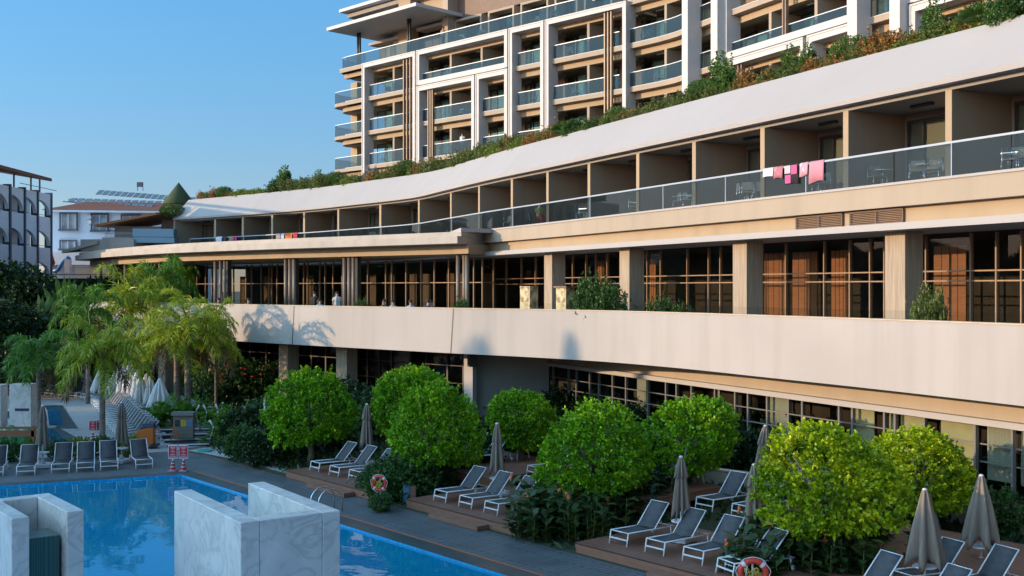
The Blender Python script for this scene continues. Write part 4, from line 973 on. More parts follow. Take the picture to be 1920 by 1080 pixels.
# banana / bird-of-paradise
bp_=root('banana_plant',(0,0,0),'x','plant'); V=[]; rng=np.random.default_rng(9)
for j in range(9):
    a=j*.7; e=1.05+.3*rng.random(); d=np.array([cos(a)*cos(e),sin(a)*cos(e)*.5,sin(e)]); L=2.2+rng.random(); s_=nrm(np.cross(d,[0,1.0,.1]))*.17; b=np.zeros(3)
    V.append([b+d*L*.3,b+d*L*.5+s_,b+d*L*.85+s_,b+d*L*1.05,b+d*L*.85-s_,b+d*L*.5-s_])
fastmesh('leaves',np.array(V),6,LMID,bp_,[(0,1,5),(1,2,4,5),(2,3,4)])
MB().tube([(0,0,-.1),(0,0,1.2)],[.16,.1],8).build('stem',PBARK,bp_,True)
put(bp_,at(80,80,3.2),'upright banana-like plant before the dark trees',None,1.2,0,'plant'); put(bp_,at(122,82,4.6),'taller banana-like plant behind the drooping dry fronds',None,1.2,.8,'plant')
# hedge behind the pool loungers
hd=[]
k=0
for (u0,u1,v) in ((-12,34,866),(42,66,864),(92,128,862),(133,172,860),(178,212,858),(218,262,856)):
    a=g(u0,v);b=g(u1,v); L=b[0]-a[0]; rng=np.random.default_rng(70+k); C,Dv=blob(rng,(L/2+.1,.42,.42),int(330*L/1.2),9,.09,.12,.3,0,.1,.15); C=C+np.array([0,0,.42]); C[:,2]=np.maximum(C[:,2],.02)
    h=root('low_hedge',((a[0]+b[0])/2,a[1],.01),ordw(k)+' piece of low clipped hedge from the left behind the pool loungers','hedge','low hedge pieces behind the pool loungers')
    fastmesh('foliage',leaves(C,Dv,.09,.34,rng),4,LLIME if k%2 else LMID,h,LF)
    MB().tube([(0,0,-.02),(0,0,.4)],[.04,.03],6).build('stem',BARK,h); k+=1
# ---- roof garden on the wing
RG=offs(P,-2.3)
def rput(pr,u,lab,sc=1,back=0.0,cat='shrub',dz=0,grp='roof garden plants'):
    if not hasattr(sc,'__len__') and u<1060: sc=sc*1.35
    q=atu(offs(P,-2.3-back),u); return put(pr,(q[0],q[1],15.68+dz),lab,grp,sc,None,cat)
for u,sc in ((421,.85),(631,1.05),(762,1.1),(904,.85),(1160,.85),(1320,.95),(1600,.95)):
    rput(sh_topi,u,{421:'round clipped shrub nearest the left end of the roof garden',631:'clipped dome shrub left of the silver plumes',762:'clipped dome shrub right of the silver plumes',904:'small clipped shrub in mid roof garden',1160:'clipped shrub among rusty stems above the balconies',1320:'big clipped shrub under the blue towel balcony',1600:'clipped shrub beside tall rusty stalks at right'}[u],(sc,sc,sc*1.15),.6 if u!=421 else .2,dz=.25)
for u,sc in ((690,.75),(703,.7),(650,.5)): rput(sh_silv,u,{690:'silver plume grass against the white tower post',703:'silver plume grass right of the tower post',650:'small silver plume grass left of the tower post'}[u],sc,.4)
k=0
for u in (380,408,428,700,745,790,1000,1020,1120,1150,1190,1210,1385,1405,1425,1545,1570,1640,1655,1675,1690,1580,1810,1825,960,1045,1172,1235,1280,1450,1500,1530,1725,1860): 
    rput(sh_red,u,ordw(k)+' rusty orange plant from the left on the roof garden',.55+.35*random.random()+(.25 if u in (1640,1655,1675,1405) else 0),.05+.3*random.random()); k+=1
k=0
for u in (440,455,470,485,500,640,660,860,935,980,1700,1735,1770,1800,1850,1880,1905): 
    rput(sh_lime,u,ordw(k)+' yellow-green cushion shrub from the left on the roof garden',.6+.3*random.random(),.1); k+=1
k=0
for u in (395,520,545,560,580,600,615,655,675,695,715,735,755,780,800,820,840,870,890,915,930,955,975,1040,1060,1100,1115,1135,1165,1225,1240,1255,1270,1290,1310,1345,1360,1440,1455,1475,1490,1510,1525,1620,1720,1760,1030,1085,1145,1180,1200,1330,1375,1395,1560,1585,1610,1635,1665,1780,1820,1870,1895):
    rput(sh_ol,u,ordw(k)+' olive-green bush from the left on the roof garden',.62+.35*random.random(),.1+.3*random.random()); k+=1
for u,sc,lab in ((527,.8,'dark upright shrub standing clear against the sky'),(535,.95,'tallest upright shrub against the sky, right of a clipped one'),(1350,1.15,'tall loose green shrub in front of the tower post'),(1365,.95,'loose green shrub right of its taller neighbour'),(1480,.85,'dark upright shrub before the portal frame'),(1515,.8,'thin upright shrub left of the rusty row'),(1750,.9,'upright leafy shrub near the right end of the roof garden'),(598,.7,'wispy upright shrub left of the clipped dome')): rput(sh_tall,u,lab,sc,.3)
rput(sh_mid,519,'round leafy shrub against the open sky',.8,.3)
for u,lab in ((1062,'fan palm spreading over the roof edge in mid roof garden'),(1075,'second fan palm beside the flowering climber'),(1845,'fan palm at the right end of the roof garden'),(640,'small fan palm below the tower corner')): rput(fan,u,lab,1.3 if u!=640 else .8,.2,'plant')
for u,sc,lab in ((1075,.75,'leafy climber hanging slightly over the roof edge'),(1115,.6,'bushy green plant right of the fan palms'),(1900,.9,'green bush at the right edge of the roof garden')): rput(sh_mid,u,lab,sc,-.1)
rs = MB().sweep(offs(P,-1.9),[(0,15.72),(0,15.95),(-3.5,15.95),(-3.5,15.72)]).build('roof_garden_soil',bpy.data.materials['garden_soil'],wing)
# terrace pot plants
for u,Yo,sc,lab in ((1110,-.9,1.35,'leafy potted tree between the stone pillars and the column'),(1145,-.9,1.1,'leafy potted bush left of the second column'),(1743,-.8,1.0,'golden leaved potted bush right of the fourth column'),(678,-2.2,.7,'potted shrub by the round posts'),(868,-2.2,.75,'potted shrub behind the last round posts'),(1240,-1.2,.85,'small potted bush in front of the dark glass'),(528,-1.2,.4,'low planter bush on the parapet'),(1275,-1.4,.7,'potted bush right of a smaller one')):
    q=atu(offs(T,Yo),u); put(sh_ol if u==1743 else sh_mid,(q[0],q[1],5.42),lab,'potted plants on the terrace',(sc*.72,sc*.72,sc*(1.25 if u!=1743 else 1.75)),None,'plant')
# grass and ground cover : one stuff object
rng=np.random.default_rng(77); N=26000
poly=[(-14.3,50.5),(-8.7,43.0),(14,15.5),(30,17),(14,52),(-4,60),(-20,72),(-32,88),(-38,92),(-22,74),(-16.5,64),(-14.4,55)]
def inside(p,poly):
    x,y=p[:,0],p[:,1]; c=np.zeros(len(p),bool); j=len(poly)-1
    for i in range(len(poly)):
        xi,yi=poly[i];xj,yj=poly[j]; cc=((yi>y)!=(yj>y))&(x<(xj-xi)*(y-yi)/(yj-yi+1e-9)+xi); c^=cc; j=i
    return c
pp=np.column_stack([rng.uniform(-40,30,N*4),rng.uniform(16,92,N*4)]); pp=pp[inside(pp,poly)][:N]
for q0,L_,D_ in ((d1,5.9,4.6),(d2,5.9,4.4),(d3,12.5,8.2)):
    rel=pp-np.array(q0); a=rel@np.array(DIR); b=rel@np.array(BK); pp=pp[~((a>-.1)&(a<L_+.1)&(b>-.6)&(b<D_+.1))]
C=np.column_stack([pp,np.full(len(pp),.02)]); Dv=nrm(rng.normal(size=(len(C),3))*.6+np.array([0,0,1.0]))
gc=fastmesh('ground_cover',leaves(C,Dv,.34,.16,rng),4,LDARK,None,LF); tag(gc,'low dark green ground cover filling the garden beds',None,None,'stuff')
# ---- unseen blocks and trees added on the left to shade the pool
def neighbour(name,x0,x1,y0,y1,h,lab):
    r=root(name,((x0+x1)/2,(y0+y1)/2,0),lab,'building'); cx,cy=(x1-x0),(y1-y0)
    MB().box((0,0,h/2),(cx,cy,h)).build('wall',WHITE,r)
    for k in range(int(cy//4)):
        for z in range(int(h//3.2)): 
            if k*10+z<60: MB().box((cx/2+.02,-cy/2+2+4*k,1.8+3.2*z),(.06,2.0,1.5)).build('window',DARKF,r)
    MB().box((0,0,h+.15),(cx+.6,cy+.6,.3)).build('roof',LOUVRE,r)
neighbour('shade_block',-78,-62,-30,36,14.0,'unseen white block added to shade the pool, outside the picture')
neighbour('low_shade_block',-76,-62,38.5,54,11.2,'lower unseen white block added for shade left of the plaza, outside the picture')
for i,(x,y,h) in enumerate(((-61,44,12.6),(-61,49,12.2),(-62,53,11.8),(-61,40,13.2),(-61,57,8.5),(-60,66,7.5),(-60,74,7),(-61,34,14.0),(-61,45.9,14.9),(-61,41.6,15.9))):
    put(big,(x,y,0),ordw(i)+' unseen tree added for shade beside the blocks, outside the picture','trees outside the picture',((.7,.7) if i<8 else (.22,.22))+(h/7.5,),None,'tree')  # the two narrow crowns are added to cast shadow tips on the parapet
hv=[];hf=[]
na=28
for i in range(na):
    a=radians(-125+75*i/(na-1)); hh=44+14*sin(i*.9)+8*sin(i*2.3)+5*sin(i*4.1)
    for rr_,z in ((520,-2),(640,hh*.7),(760,hh),(1000,-2)): hv.append((rr_*sin(a),rr_*cos(a),z))
for i in range(na-1):
    for j in range(3): hf.append((i*4+j,i*4+j+1,(i+1)*4+j+1,(i+1)*4+j))
struct(MB().add(hv,hf).build('hills',pm('hill_scrub',(.03,.045,.02),(.06,.07,.035),.05,rough=.95),smooth=True),'dark wooded hills west of the hotel')
# ================================================================ loungers
def lounger():
    r=root('sun_lounger',(0,0,0),'x','sun lounger'); T_=.034
    # local: x from foot (0) to head (1.95); y across
    fr=MB()
    for y in (-.33,.33): fr.tube([(.05,y,.36),(1.15,y,.33),(1.92,y,.31)],T_*.62,6)
    fr.tube([(.05,-.33,.36),(.05,.33,.36)],T_*.5,6); fr.tube([(1.9,-.33,.31),(1.9,.33,.31)],T_*.5,6); fr.build('frame',WMETAL,r,True)
    for x,dx,y in ((.05,-.07,-.33),(.05,-.07,.33),(1.78,.05,-.33),(1.78,.05,.33)):
        MB().tube([(x,y,.36 if x<1 else .31),(x+dx,y,0)],T_*.62,6).build('leg',WMETAL,r,True)
    MB().bar((.01,-.32,.17),(.01,.32,.17),.03,.035).build('foot_bar',WMETAL,r)
    vs=[];n=10
    for i in range(n+1):
        x=.06+1.06*i/n; z=.352-.035*sin(pi*min(1,i/n*1.05))
        for y in (-.305,0,.305): vs.append((x,y,z-(.03 if y==0 else 0)))
    fs=[(i*3+j,i*3+j+1,(i+1)*3+j+1,(i+1)*3+j) for i in range(n) for j in (0,1)]
    o=MB().add(vs,fs).build('seat',SLING,r,True); md=o.modifiers.new('t','SOLIDIFY'); md.thickness=.012
    a=radians(47); L=.88; b0=(1.12,.34)
    br=MB()
    for y in (-.33,.33): br.tube([(b0[0],y,b0[1]),(b0[0]+L*cos(a),y,b0[1]+L*sin(a))],T_*.55,6)
    br.tube([(b0[0]+L*cos(a),-.33,b0[1]+L*sin(a)),(b0[0]+L*cos(a),.33,b0[1]+L*sin(a))],T_*.45,6)
    vs=[]
    for i in range(9):
        t=i/8; s_=.03*sin(pi*t)
        for y in (-.31,0,.31): vs.append((b0[0]+L*t*cos(a)+s_*sin(a),y,b0[1]+L*t*sin(a)-s_*cos(a)))
    fs=[(i*3+j,i*3+j+1,(i+1)*3+j+1,(i+1)*3+j) for i in range(8) for j in (0,1)]
    o=MB().add(vs,fs).build('backrest',SLING,r,True); md=o.modifiers.new('t','SOLIDIFY'); md.thickness=.012
    br.build('backrest_frame',WMETAL,o,True)
    MB().tube([(1.62,-.2,.31),(1.45,-.2,.62)],.012,6).tube([(1.62,.2,.31),(1.45,.2,.62)],.012,6).build('prop_bar',WMETAL,r,True)
    for y in (-.37,.37): MB().tube([(1.84,y-.015,.07),(1.84,y+.015,.07)],.07,12).build('wheel',PLASTIC,r,True)
    return r
lg=lounger(); used.discard(lg.name)
def lput(x,y,z,ang,lab,grp): return put(lg,(x,y,z),lab,grp,1,ang,'sun lounger')
def legs(u1,v1,u2,v2,z,lab,grp,rz=None):
    a=g(u1,v1,z);b=g(u2,v2,z); cx,cy=(a[0]+b[0])/2,(a[1]+b[1])/2
    # a is the left leg, b the right leg seen from the camera; the axis points away
    ang=atan2(b[1]-a[1],b[0]-a[0])+pi/2 if rz is None else rz
    return lput(cx,cy,z,ang,lab,grp)
AX=atan2(BK[1],BK[0]); Gd='grey loungers on the wooden sun decks'
DKL=[(580.75,882.5,598.75,886,.3,'grey sling lounger leftmost on the farthest wooden deck'),
(616.75,891,635.5,895,.3,'second grey sling lounger from the left on the farthest wooden deck'),
(653.75,899,672,903,.3,'third grey sling lounger on the farthest wooden deck'),
(700,910,719,915,.3,'grey sling lounger behind the lifebuoy, half hidden by the bush'),
(813.75,938,836,944,.3,'grey sling lounger leftmost on the middle wooden deck'),
(861,950,884,955.5,.3,'second grey sling lounger on the middle wooden deck'),
(908,961,933,967,.3,'third grey sling lounger on the middle wooden deck'),
(960,973,985,980,.3,'grey sling lounger partly behind the canna leaves on the middle deck'),
(1143.75,1017.5,1175.5,1026,.3,'grey sling lounger leftmost on the nearest wooden deck'),
(1211,1034,1244,1044,.3,'second grey sling lounger on the nearest deck, beside the umbrella'),
(1281,1051,1317,1061,.3,'third grey sling lounger on the nearest deck'),
(1361,1070,1398,1081,.3,'grey sling lounger right behind the large red lifebuoy'),
(870,870,890,873,.6,'grey lounger on the raised tier behind the round tree'),
(832,862,852,865,.6,'grey lounger on the raised tier hidden mostly by tree leaves'),
(989.5,892,1009,896,.6,'grey lounger foot showing left of the large round tree'),
(1305,954,1335.5,960,.6,'grey lounger on the raised tier behind the nearest deck umbrella'),
(1373,967,1404,974,.6,'grey lounger mostly hidden behind an umbrella on the raised tier'),
(1190,915,1212,919,.6,'grey lounger seen in the gap under the large round tree')]
for d in DKL: legs(*d[:5],d[5],Gd,AX)
for u,v,z,lab in ((1672,1040,1.24,'grey lounger backrest under the bright tree at lower right'),(1788,1015,1.24,'grey lounger behind the wide open-skirted umbrella'),(1800,1066,1.24,'grey lounger lowest at the right, below the umbrella table'),(1888,1029,1.24,'grey lounger at the lower right corner'),(1462,995,1.24,'grey lounger backrest behind the bright tree')):
    x,y,_=g(u,v,z); c=AX-.25; lput(x-1.72*cos(c),y-1.72*sin(c),.3,c,lab,Gd)
Gp='grey loungers along the far edge of the pool'
for i,d in enumerate(((-28,895,5,892),(32,892.5,64.5,890.5),(97,888,129,886),(145,885,176,884),(190,882.5,220,881),(256,879,285,877.5))):
    legs(*d,.012,['white framed lounger cut by the left picture edge beside the pool','white framed lounger left of the first beige umbrella by the pool','white framed lounger right of the first beige umbrella by the pool','white framed lounger in the middle of the pool edge row','white framed lounger left of the second beige umbrella by the pool','white framed lounger at the right end of the pool edge row, turned slightly'][i],Gp,pi/2+(.34,.32,.30,.36,.38,.47)[i])
# curved row on the plaza
foot=[g(u,v) for u,v in ((236,838),(222,820),(208,803),(198,788),(189,775),(178,762),(168,753),(150,748),(128,746),(106,744),(84,741),(50,738),(10,736),(-30,735))]
fp=catmull([(p[0],p[1]) for p in foot],12); tot=0; k=0; last=fp[0]; acc=.4
for i in range(1,len(fp)):
    d=hypot(fp[i][0]-last[0],fp[i][1]-last[1]); acc+=d; last=fp[i]
    if acc>=.82:
        acc=0; a=fp[i-1]; t=atan2(fp[i][1]-a[1],fp[i][0]-a[0]); 
        lput(fp[i][0],fp[i][1],.01,t-pi/2+.55,ordw(k)+' lounger from the near end of the curved row on the plaza','loungers in the curved row on the plaza'); k+=1
        if k>=38: break
# ================================================================ umbrellas
def umbrella(name,mat,H=2.55,r0=.33,hem=1.5,wide=1.0,n=8,table=True,seed=1):
    rng=random.Random(seed); r=root(name,(0,0,0),'x','umbrella')
    MB().lathe([(.028,.0),(.028,H)],(0,0,0),10).build('pole',PLASTIC,r,True)
    ph=[rng.uniform(-.25,.25) for _ in range(n)]; am=[rng.uniform(.75,1.25) for _ in range(n)]
    def canopy(z0,z1,ra,rb,hemvar,nm):
        N=n*8; m=12; vs=[];fs=[]
        for i in range(m+1):
            t=i/m; 
            for k in range(N):
                th=2*pi*k/N; s_=int(k/8)%n; c=cos(n*th); fold=.30+.45*t
                rad=(ra+(rb-ra)*t**.85)*(1-fold*.5+fold*.5*c)*(1+(am[s_]-1)*t*.5); tw=th+.25*t*sin(th*3)*.3
                z=z0+(z1-z0)*t - (hemvar*max(0,c)*t**3*am[s_]) 
                vs.append((rad*cos(tw),rad*sin(tw),z))
        for i in range(m):
            for k in range(N): fs.append((i*N+k,i*N+(k+1)%N,(i+1)*N+(k+1)%N,(i+1)*N+k))
        o=MB().add(vs,fs).build(nm,mat,r,True); md=o.modifiers.new('t','SOLIDIFY'); md.thickness=.008; return o
    canopy(H-.02,hem-.02,.05,r0*wide,.28,'canopy'); canopy(H+.015,H-.55,.06,r0*.72,.10,'top_vent')
    MB().lathe([(.055,H-.01),(.06,H+.02),(.035,H+.05)],(0,0,0),12).build('finial',PLASTIC,r,True)
    if table:
        MB().lathe([(.27,.62),(.28,.635),(.27,.655)],(0,0,0),24).build('table_top',PLASTIC,r)
        bevel(MB().box((0,0,.09),(.62,.62,.16)).build('base_block',PLASTIC,r),.03)
        MB().lathe([(.11,.17),(.06,.34)],(0,0,0),12).build('pole_socket',PLASTIC,r,True)
    return r
ub=umbrella('closed_umbrella',UMB,2.6,.30,.98); ub2=umbrella('closed_umbrella',UMB,2.6,.27,1.05,1.1,n=6,seed=12); ubw=umbrella('closed_umbrella',UMB,2.6,.30,.85,1.7,n=6,seed=4)
def uput(pr,u,vtop,Y,z,lab,H=2.6,rz=0,grp='closed beige umbrellas'):
    top=zat(vtop,Y); s_=(top-z)/(H+.04); return put(pr,((u-960)/F*Y,Y,z),lab,grp,(1,1,s_) if s_<1.3 else s_,rz,'umbrella')
uput(ub,688,757,43.6,.3,'closed beige umbrella behind the farthest deck loungers')
uput(ub2,932,793,37.4,.3,'closed beige umbrella on the middle deck',rz=.4)
uput(ub,1277,855,30.6,.3,'closed beige umbrella on the nearest deck between two loungers',rz=.9)
uput(ub2,1414,870,29.2,.3,'closed beige umbrella at the left side of the bright tree',rz=1.5)
uput(ub,1422,797,34.5,.58,'leaning closed umbrella above the raised tier').rotation_euler=(0,.10,.3)
uput(ubw,1734,916,25.6,.3,'closed umbrella with the widest hanging skirt at lower right')
uput(ubw,1840,890,27.6,.3,'closed wide skirted umbrella with a round table, farthest right',rz=.5)
uput(ub,1596,816,33.5,.5,'umbrella tip peeping out between the two bright trees')
uput(ub2,80,760,45.0,.012,'closed beige umbrella by the wooden framed green play figure',rz=.3)
uput(ub,228,754,46.2,.012,'closed beige umbrella left of the orange cleaning machine',rz=1.2)
uput(ub,760,842,41.5,.3,'umbrella mostly hidden inside the crown by the lifebuoy')
uw=umbrella('white_umbrella',UMBW,2.5,.42,1.0,1.15,n=9,seed=7); uww=umbrella('white_umbrella',UMBW,2.5,.42,.75,2.0,n=9,seed=8)
WU=[(-20,690,76,uw),(12,672,77,uw),(80,680,79,uw),(126,676,77,uw),(155,677,76,uww),(191,686,72,uww),(221,686,71,uww),(232,688,69,uw),(241,685,68,uw),(250,692,67,uw),(258,694,66,uw),(264,705,63.5,uw),(275,700,64,uw),(282,705,62.5,uw),(299,709,60.5,uww)]
for i,(u,v,Y,pr) in enumerate(WU):
    uput(pr,u,v,Y,.01,(ordw(i)+' closed white umbrella from the left behind the curved lounger row') if i<14 else 'large cream-white closed umbrella nearest the orange machine',2.5,i*.7,'closed white umbrellas')
# ================================================================ lifebuoys
RED=pm('lifebuoy_red',(.62,.05,.025),rough=.45); ROPE=pm('yellow_rope',(.50,.36,.06),rough=.8)
def buoy(loc,sc,lab,rz):
    r=root('lifebuoy',loc,lab,'lifebuoy','lifebuoys on posts',rz); r.scale=(sc,)*3
    N=32;m=10;vs=[];fs=[]
    for i in range(N):
        a=2*pi*i/N
        for j in range(m): b=2*pi*j/m; q=.30+.075*cos(b); vs.append((q*cos(a),.075*sin(b),q*sin(a)))
    for i in range(N):
        for j in range(m): fs.append((i*m+j,i*m+(j+1)%m,((i+1)%N)*m+(j+1)%m,((i+1)%N)*m+j))
    MB().add(vs,fs).build('ring',RED,r,True)
    for q in range(4):
        a0=pi/4+q*pi/2; pts=[]; b_=MB(); vs=[];fs=[]
        for i in range(5):
            a=a0-.13+.26*i/4
            for j in range(m): b=2*pi*j/m; w=.30+.079*cos(b); vs.append((w*cos(a),.079*sin(b),w*sin(a)))
        for i in range(4):
            for j in range(m): fs.append((i*m+j,i*m+(j+1)%m,(i+1)*m+(j+1)%m,(i+1)*m+j))
        b_.add(vs,fs).build('band',PLASTIC,r,True)
    MB().tube([(.395*cos(a)+(.02*sin(a*8)),-.03,.395*sin(a)) for a in [i*pi/24 for i in range(49)]],.009,5).build('grab_line',WMETAL,r,True)
    c=MB(); rg=random.Random(3)
    for k in range(16): 
        x,z=rg.uniform(-.16,.16),rg.uniform(-.16,.12); c.tube([(x+.05*cos(t),-.05-.01*k%.05,z+.06*sin(t)) for t in [i*pi/5 for i in range(11)]],.011,5)
    c.build('rope_coil',ROPE,r,True)
    MB().tube([(0,.1,-loc[2]/sc+.02),(0,.1,.25)],.025,8).build('post',WMETAL,r,True)
x,y,_=g(711,906,.78); buoy((x,y,.78),.78,'red lifebuoy with yellow rope on the bush left of the middle deck',-.35)
x,y,_=g(1412,1075,.95); buoy((x,y,.95),.95,'larger red lifebuoy with yellow rope at the bottom of the picture',-.1)
# blue bin-like box by the lifebuoy planting
bx_=root('planter_box',g(768,943),'small blue and brown box at the corner of the middle deck','box'); MB().box((-.1,0,.33),(.22,.3,.62)).build('blue_panel',pm('blue_panel',(.06,.20,.30),rough=.5),bx_); MB().box((.12,0,.30),(.2,.3,.58)).build('brown_panel',WDS,bx_)
# ================================================================ signs on cones
SIGNR=pm('sign_red',(.45,.012,.03),rough=.5); SIGNW=pm('sign_white',(.66,.64,.66),rough=.5)
def conesign(u,v,sc,lab):
    x,y,_=g(u,v,.012); r=root('cone_sign',(x,y,.012),lab,'sign','red notice signs on cones'); r.scale=(sc,)*3
    bevel(MB().box((0,0,.03),(.42,.42,.05)).build('cone_base',pm('cone_pink',(.50,.20,.22),rough=.6) if 'cone_pink' not in bpy.data.materials else bpy.data.materials['cone_pink'],r))
    MB().lathe([(.15,.056),(.04,.60),(.03,.62)],(0,0,0),16).build('cone',SIGNW,r,True)
    for z0 in (.12,.30,.46):
        f=lambda z:.15-.11*(z-.056)/.544; MB().lathe([(f(z0)+.004,z0),(f(z0+.09)+.004,z0+.09)],(0,0,0),16).build('red_band',SIGNR,r,True)
    b=bevel(MB().box((0,0,.98),(.47,.03,.68)).build('sign_plate',SIGNW,r),.02); MB().box((0,-.017,.99),(.41,.006,.58)).build('red_panel',SIGNR,b)
    t=MB(); rg=random.Random(int(u))
    for k,w in enumerate((.26,.20,.05,.22,.05,.24,.30)): t.box((0,-.022,1.22-.075*k),(w,.004,.022))
    t.build('lettering',SIGNW,b)
conesign(324,884,.8,'red sign on a cone, left of the pair at the pool corner'); conesign(344,884,.8,'red sign on a cone, right of the pair at the pool corner')
conesign(174,829,.8,'farther red sign on a cone left of the thin palm trunk'); conesign(187,828,.8,'farther red sign on a cone half behind the thin palm trunk')
# ================================================================ cleaning machine
ORG=pm('orange_plastic',(.55,.13,.02),rough=.4); NAVY=pm('navy_cover',(.02,.035,.06),rough=.6)
x,y,_=g(272,840,.01); cm=root('cleaning_machine',(x,y,.01),'orange floor cleaning machine with a dark lid behind the pool loungers','machine',None,.15)
def loft(secs,nm,m,par):
    # secs: list of (x, [(y,z)...])
    mb=MB(); n=len(secs[0][1]); vs=[(sx,p[0],p[1]) for sx,pr in secs for p in pr]
    fs=[(i*n+k,i*n+(k+1)%n,(i+1)*n+(k+1)%n,(i+1)*n+k) for i in range(len(secs)-1) for k in range(n)]+[tuple(range(n)),tuple(range((len(secs)-1)*n,len(secs)*n))]
    return bevel(mb.add(vs,fs).build(nm,m,par),.03)
loft([(-.45,[(-.3,.25),(.3,.25),(.26,.62),(-.26,.62)]),(-.3,[(-.33,.16),(.33,.16),(.3,.86),(-.3,.86)]),(.1,[(-.33,.16),(.33,.16),(.3,.95),(-.3,.95)]),(.42,[(-.33,.2),(.33,.2),(.3,.97),(-.3,.97)])],'body',ORG,cm)
loft([(-.42,[(-.27,.70),(.27,.70),(.2,.76),(-.2,.76)]),(-.1,[(-.32,.94),(.32,.94),(.24,1.12),(-.24,1.12)]),(.44,[(-.32,.985),(.32,.985),(.22,1.14),(-.22,1.14)])],'lid',NAVY,cm)
for sx,yy in ((-.2,-.31),(-.2,.31),(.3,-.31),(.3,.31)): MB().tube([(sx,yy-.03,.1),(sx,yy+.03,.1)],.10,14).build('wheel',DARKF,cm,True)
MB().tube([(.42,-.2,.9),(.6,-.2,1.15),(.6,.2,1.15),(.42,.2,.9)],.018,6).build('handle',DARKF,cm,True); MB().box((.48,0,.14),(.25,.7,.1)).build('brush_deck',DARKF,cm)
x,y,_=g(303,822,.01); tr=root('hand_trolley',(x,y,.01),'grey two wheeled trolley right of the orange machine','trolley'); MB().tube([(0,0,.12),(-.35,0,.75)],.02,6).tube([(0,.25,.12),(-.35,.25,.75)],.02,6).tube([(-.35,0,.75),(-.35,.25,.75)],.02,6).build('frame',STEEL,tr,True)
for yy in (-.05,.3): MB().tube([(0,yy-.02,.14),(0,yy+.02,.14)],.14,16).build('wheel',PLASTIC,tr,True)
# ================================================================ notice board, A-frame, steps, steel sculptures
x,y,_=g(345,822,.2); nb=root('notice_board',(x,y,.2),'grey notice board with yellow and blue notices and a small roof','notice board')
GW=pm('weathered_wood',(.15,.13,.11),(.20,.17,.14),3,(1,1,6),rough=.8)
MB().box((0,0,.55),(.95,.3,1.1)).build('cabinet',GW,nb); MB().box((0,-.05,1.2),(1.05,.5,.16)).build('roof',pm('board_roof',(.18,.17,.17),rough=.7),nb)
for dx,c,nm in ((-.27,(.02,.025,.03),'black_notice'),(.03,(.55,.42,.03),'yellow_notice'),(.33,(.05,.22,.38),'blue_notice')): MB().box((dx,-.16,.75),(.22,.012,.3)).build(nm,pm(nm,c,rough=.5),nb)
t=MB(); 
for k in range(4): t.box((.03,-.168,.84-.06*k),(.14,.004,.018)); t.box((.33,-.168,.84-.06*k),(.14,.004,.018))
t.build('lettering',DARKF,nb)
x,y,_=g(327,825,.2); af=root('folding_stand',(x,y,.15),'small orange folding stand left of the notice board','stand'); MB().bar((-.18,0,0),(0,0,.75),.04).build('leg',ORG,af); MB().bar((.2,0,0),(0,0,.75),.04).build('leg',ORG,af); MB().bar((-.1,0,.3),(.1,0,.3),.03).build('cross_bar',ORG,af)
st=[(300,843),(360,845),(415,838)]
stp=root('plaza_steps',(0,0,0),'three low white edged steps right of the orange machine','steps')
for k in range(4):
    a=g(312+8*k*0-4*k,838-7*k,.0); b=g(420,835-7*k,.0)
    p=[(a[0],a[1]),(b[0],b[1]),(b[0]+.1,b[1]+3),(a[0]+.1,a[1]+3)]; MB().prism(p,.024+.0,.06+.07*k).build('step',pm('dark_riser',(.04,.04,.045),rough=.5) if k==0 else bpy.data.materials['dark_riser'],stp)
    MB().prism([(p[0][0],p[0][1]-.03),(p[1][0],p[1][1]-.03),(p[1][0],p[1][1]+.12),(p[0][0],p[0][1]+.12)],.062+.07*k,.10+.07*k).build('step_nosing',SIGNW,stp)
PEB=pm('white_pebbles',(.50,.50,.50),(.25,.25,.25),9,rough=.7,bump=1.0)
pb=[g(u,v) for u,v in ((350,846),(400,838),(440,838),(475,852),(520,872),(545,890),(525,886),(440,862),(385,852))]
struct(MB().add([(p[0],p[1],.03) for p in pb],[tuple(range(len(pb)))]).build('pebble_bed',PEB),'white pebble strip beside the pool deck corner')
x,y,_=g(384,846,.03); ts=root('manhole_cover',(x,y,.031),'green turquoise oval cover lying on the pebbles','cover'); MB().lathe([(.34,0),(.34,.04),(.26,.07)],(0,0,0),24).build('cover_plate',pm('turquoise',(.02,.30,.22),rough=.5),ts)
k=0
for u,v,h,w in ((370,815,1.5,.3),(385,815,1.5,-.3),(407,815,1.55,-.2),(417,800,1.3,.1),(397,838,1.25,-.35),(443,812,1.0,.2),(455,805,1.2,.35),(473,805,1.1,-.3)):
    x,y,_=g(u,v,.02); r=root('steel_reed_lamp',(x,y,.02),ordw(k)+' wavy steel reed lamp from the left beside the steps','garden lamp','wavy steel reed lamps by the steps')
    pts=[(w*.22*sin(t*5),0,h*.78*t) for t in [i/10 for i in range(11)]]; MB().tube(pts,.022,6).build('stem',STEEL,r,True)
    e=Vector(pts[-1]); MB().tube([e,e+Vector((w*.55,0,h*.22))],[.035,.045],8).build('lamp_head',PLASTIC,r,True); k+=1
sv=root('white_stakes',g(497,838),'pair of white wooden stakes left of the leftmost round tree','stakes'); MB().tube([(0,0,0),(-.02,0,2.3)],.045,8).build('stake',PLASTIC,sv,True); MB().tube([(.25,.1,0),(.42,.1,1.5)],.045,8).build('stake',PLASTIC,sv,True)
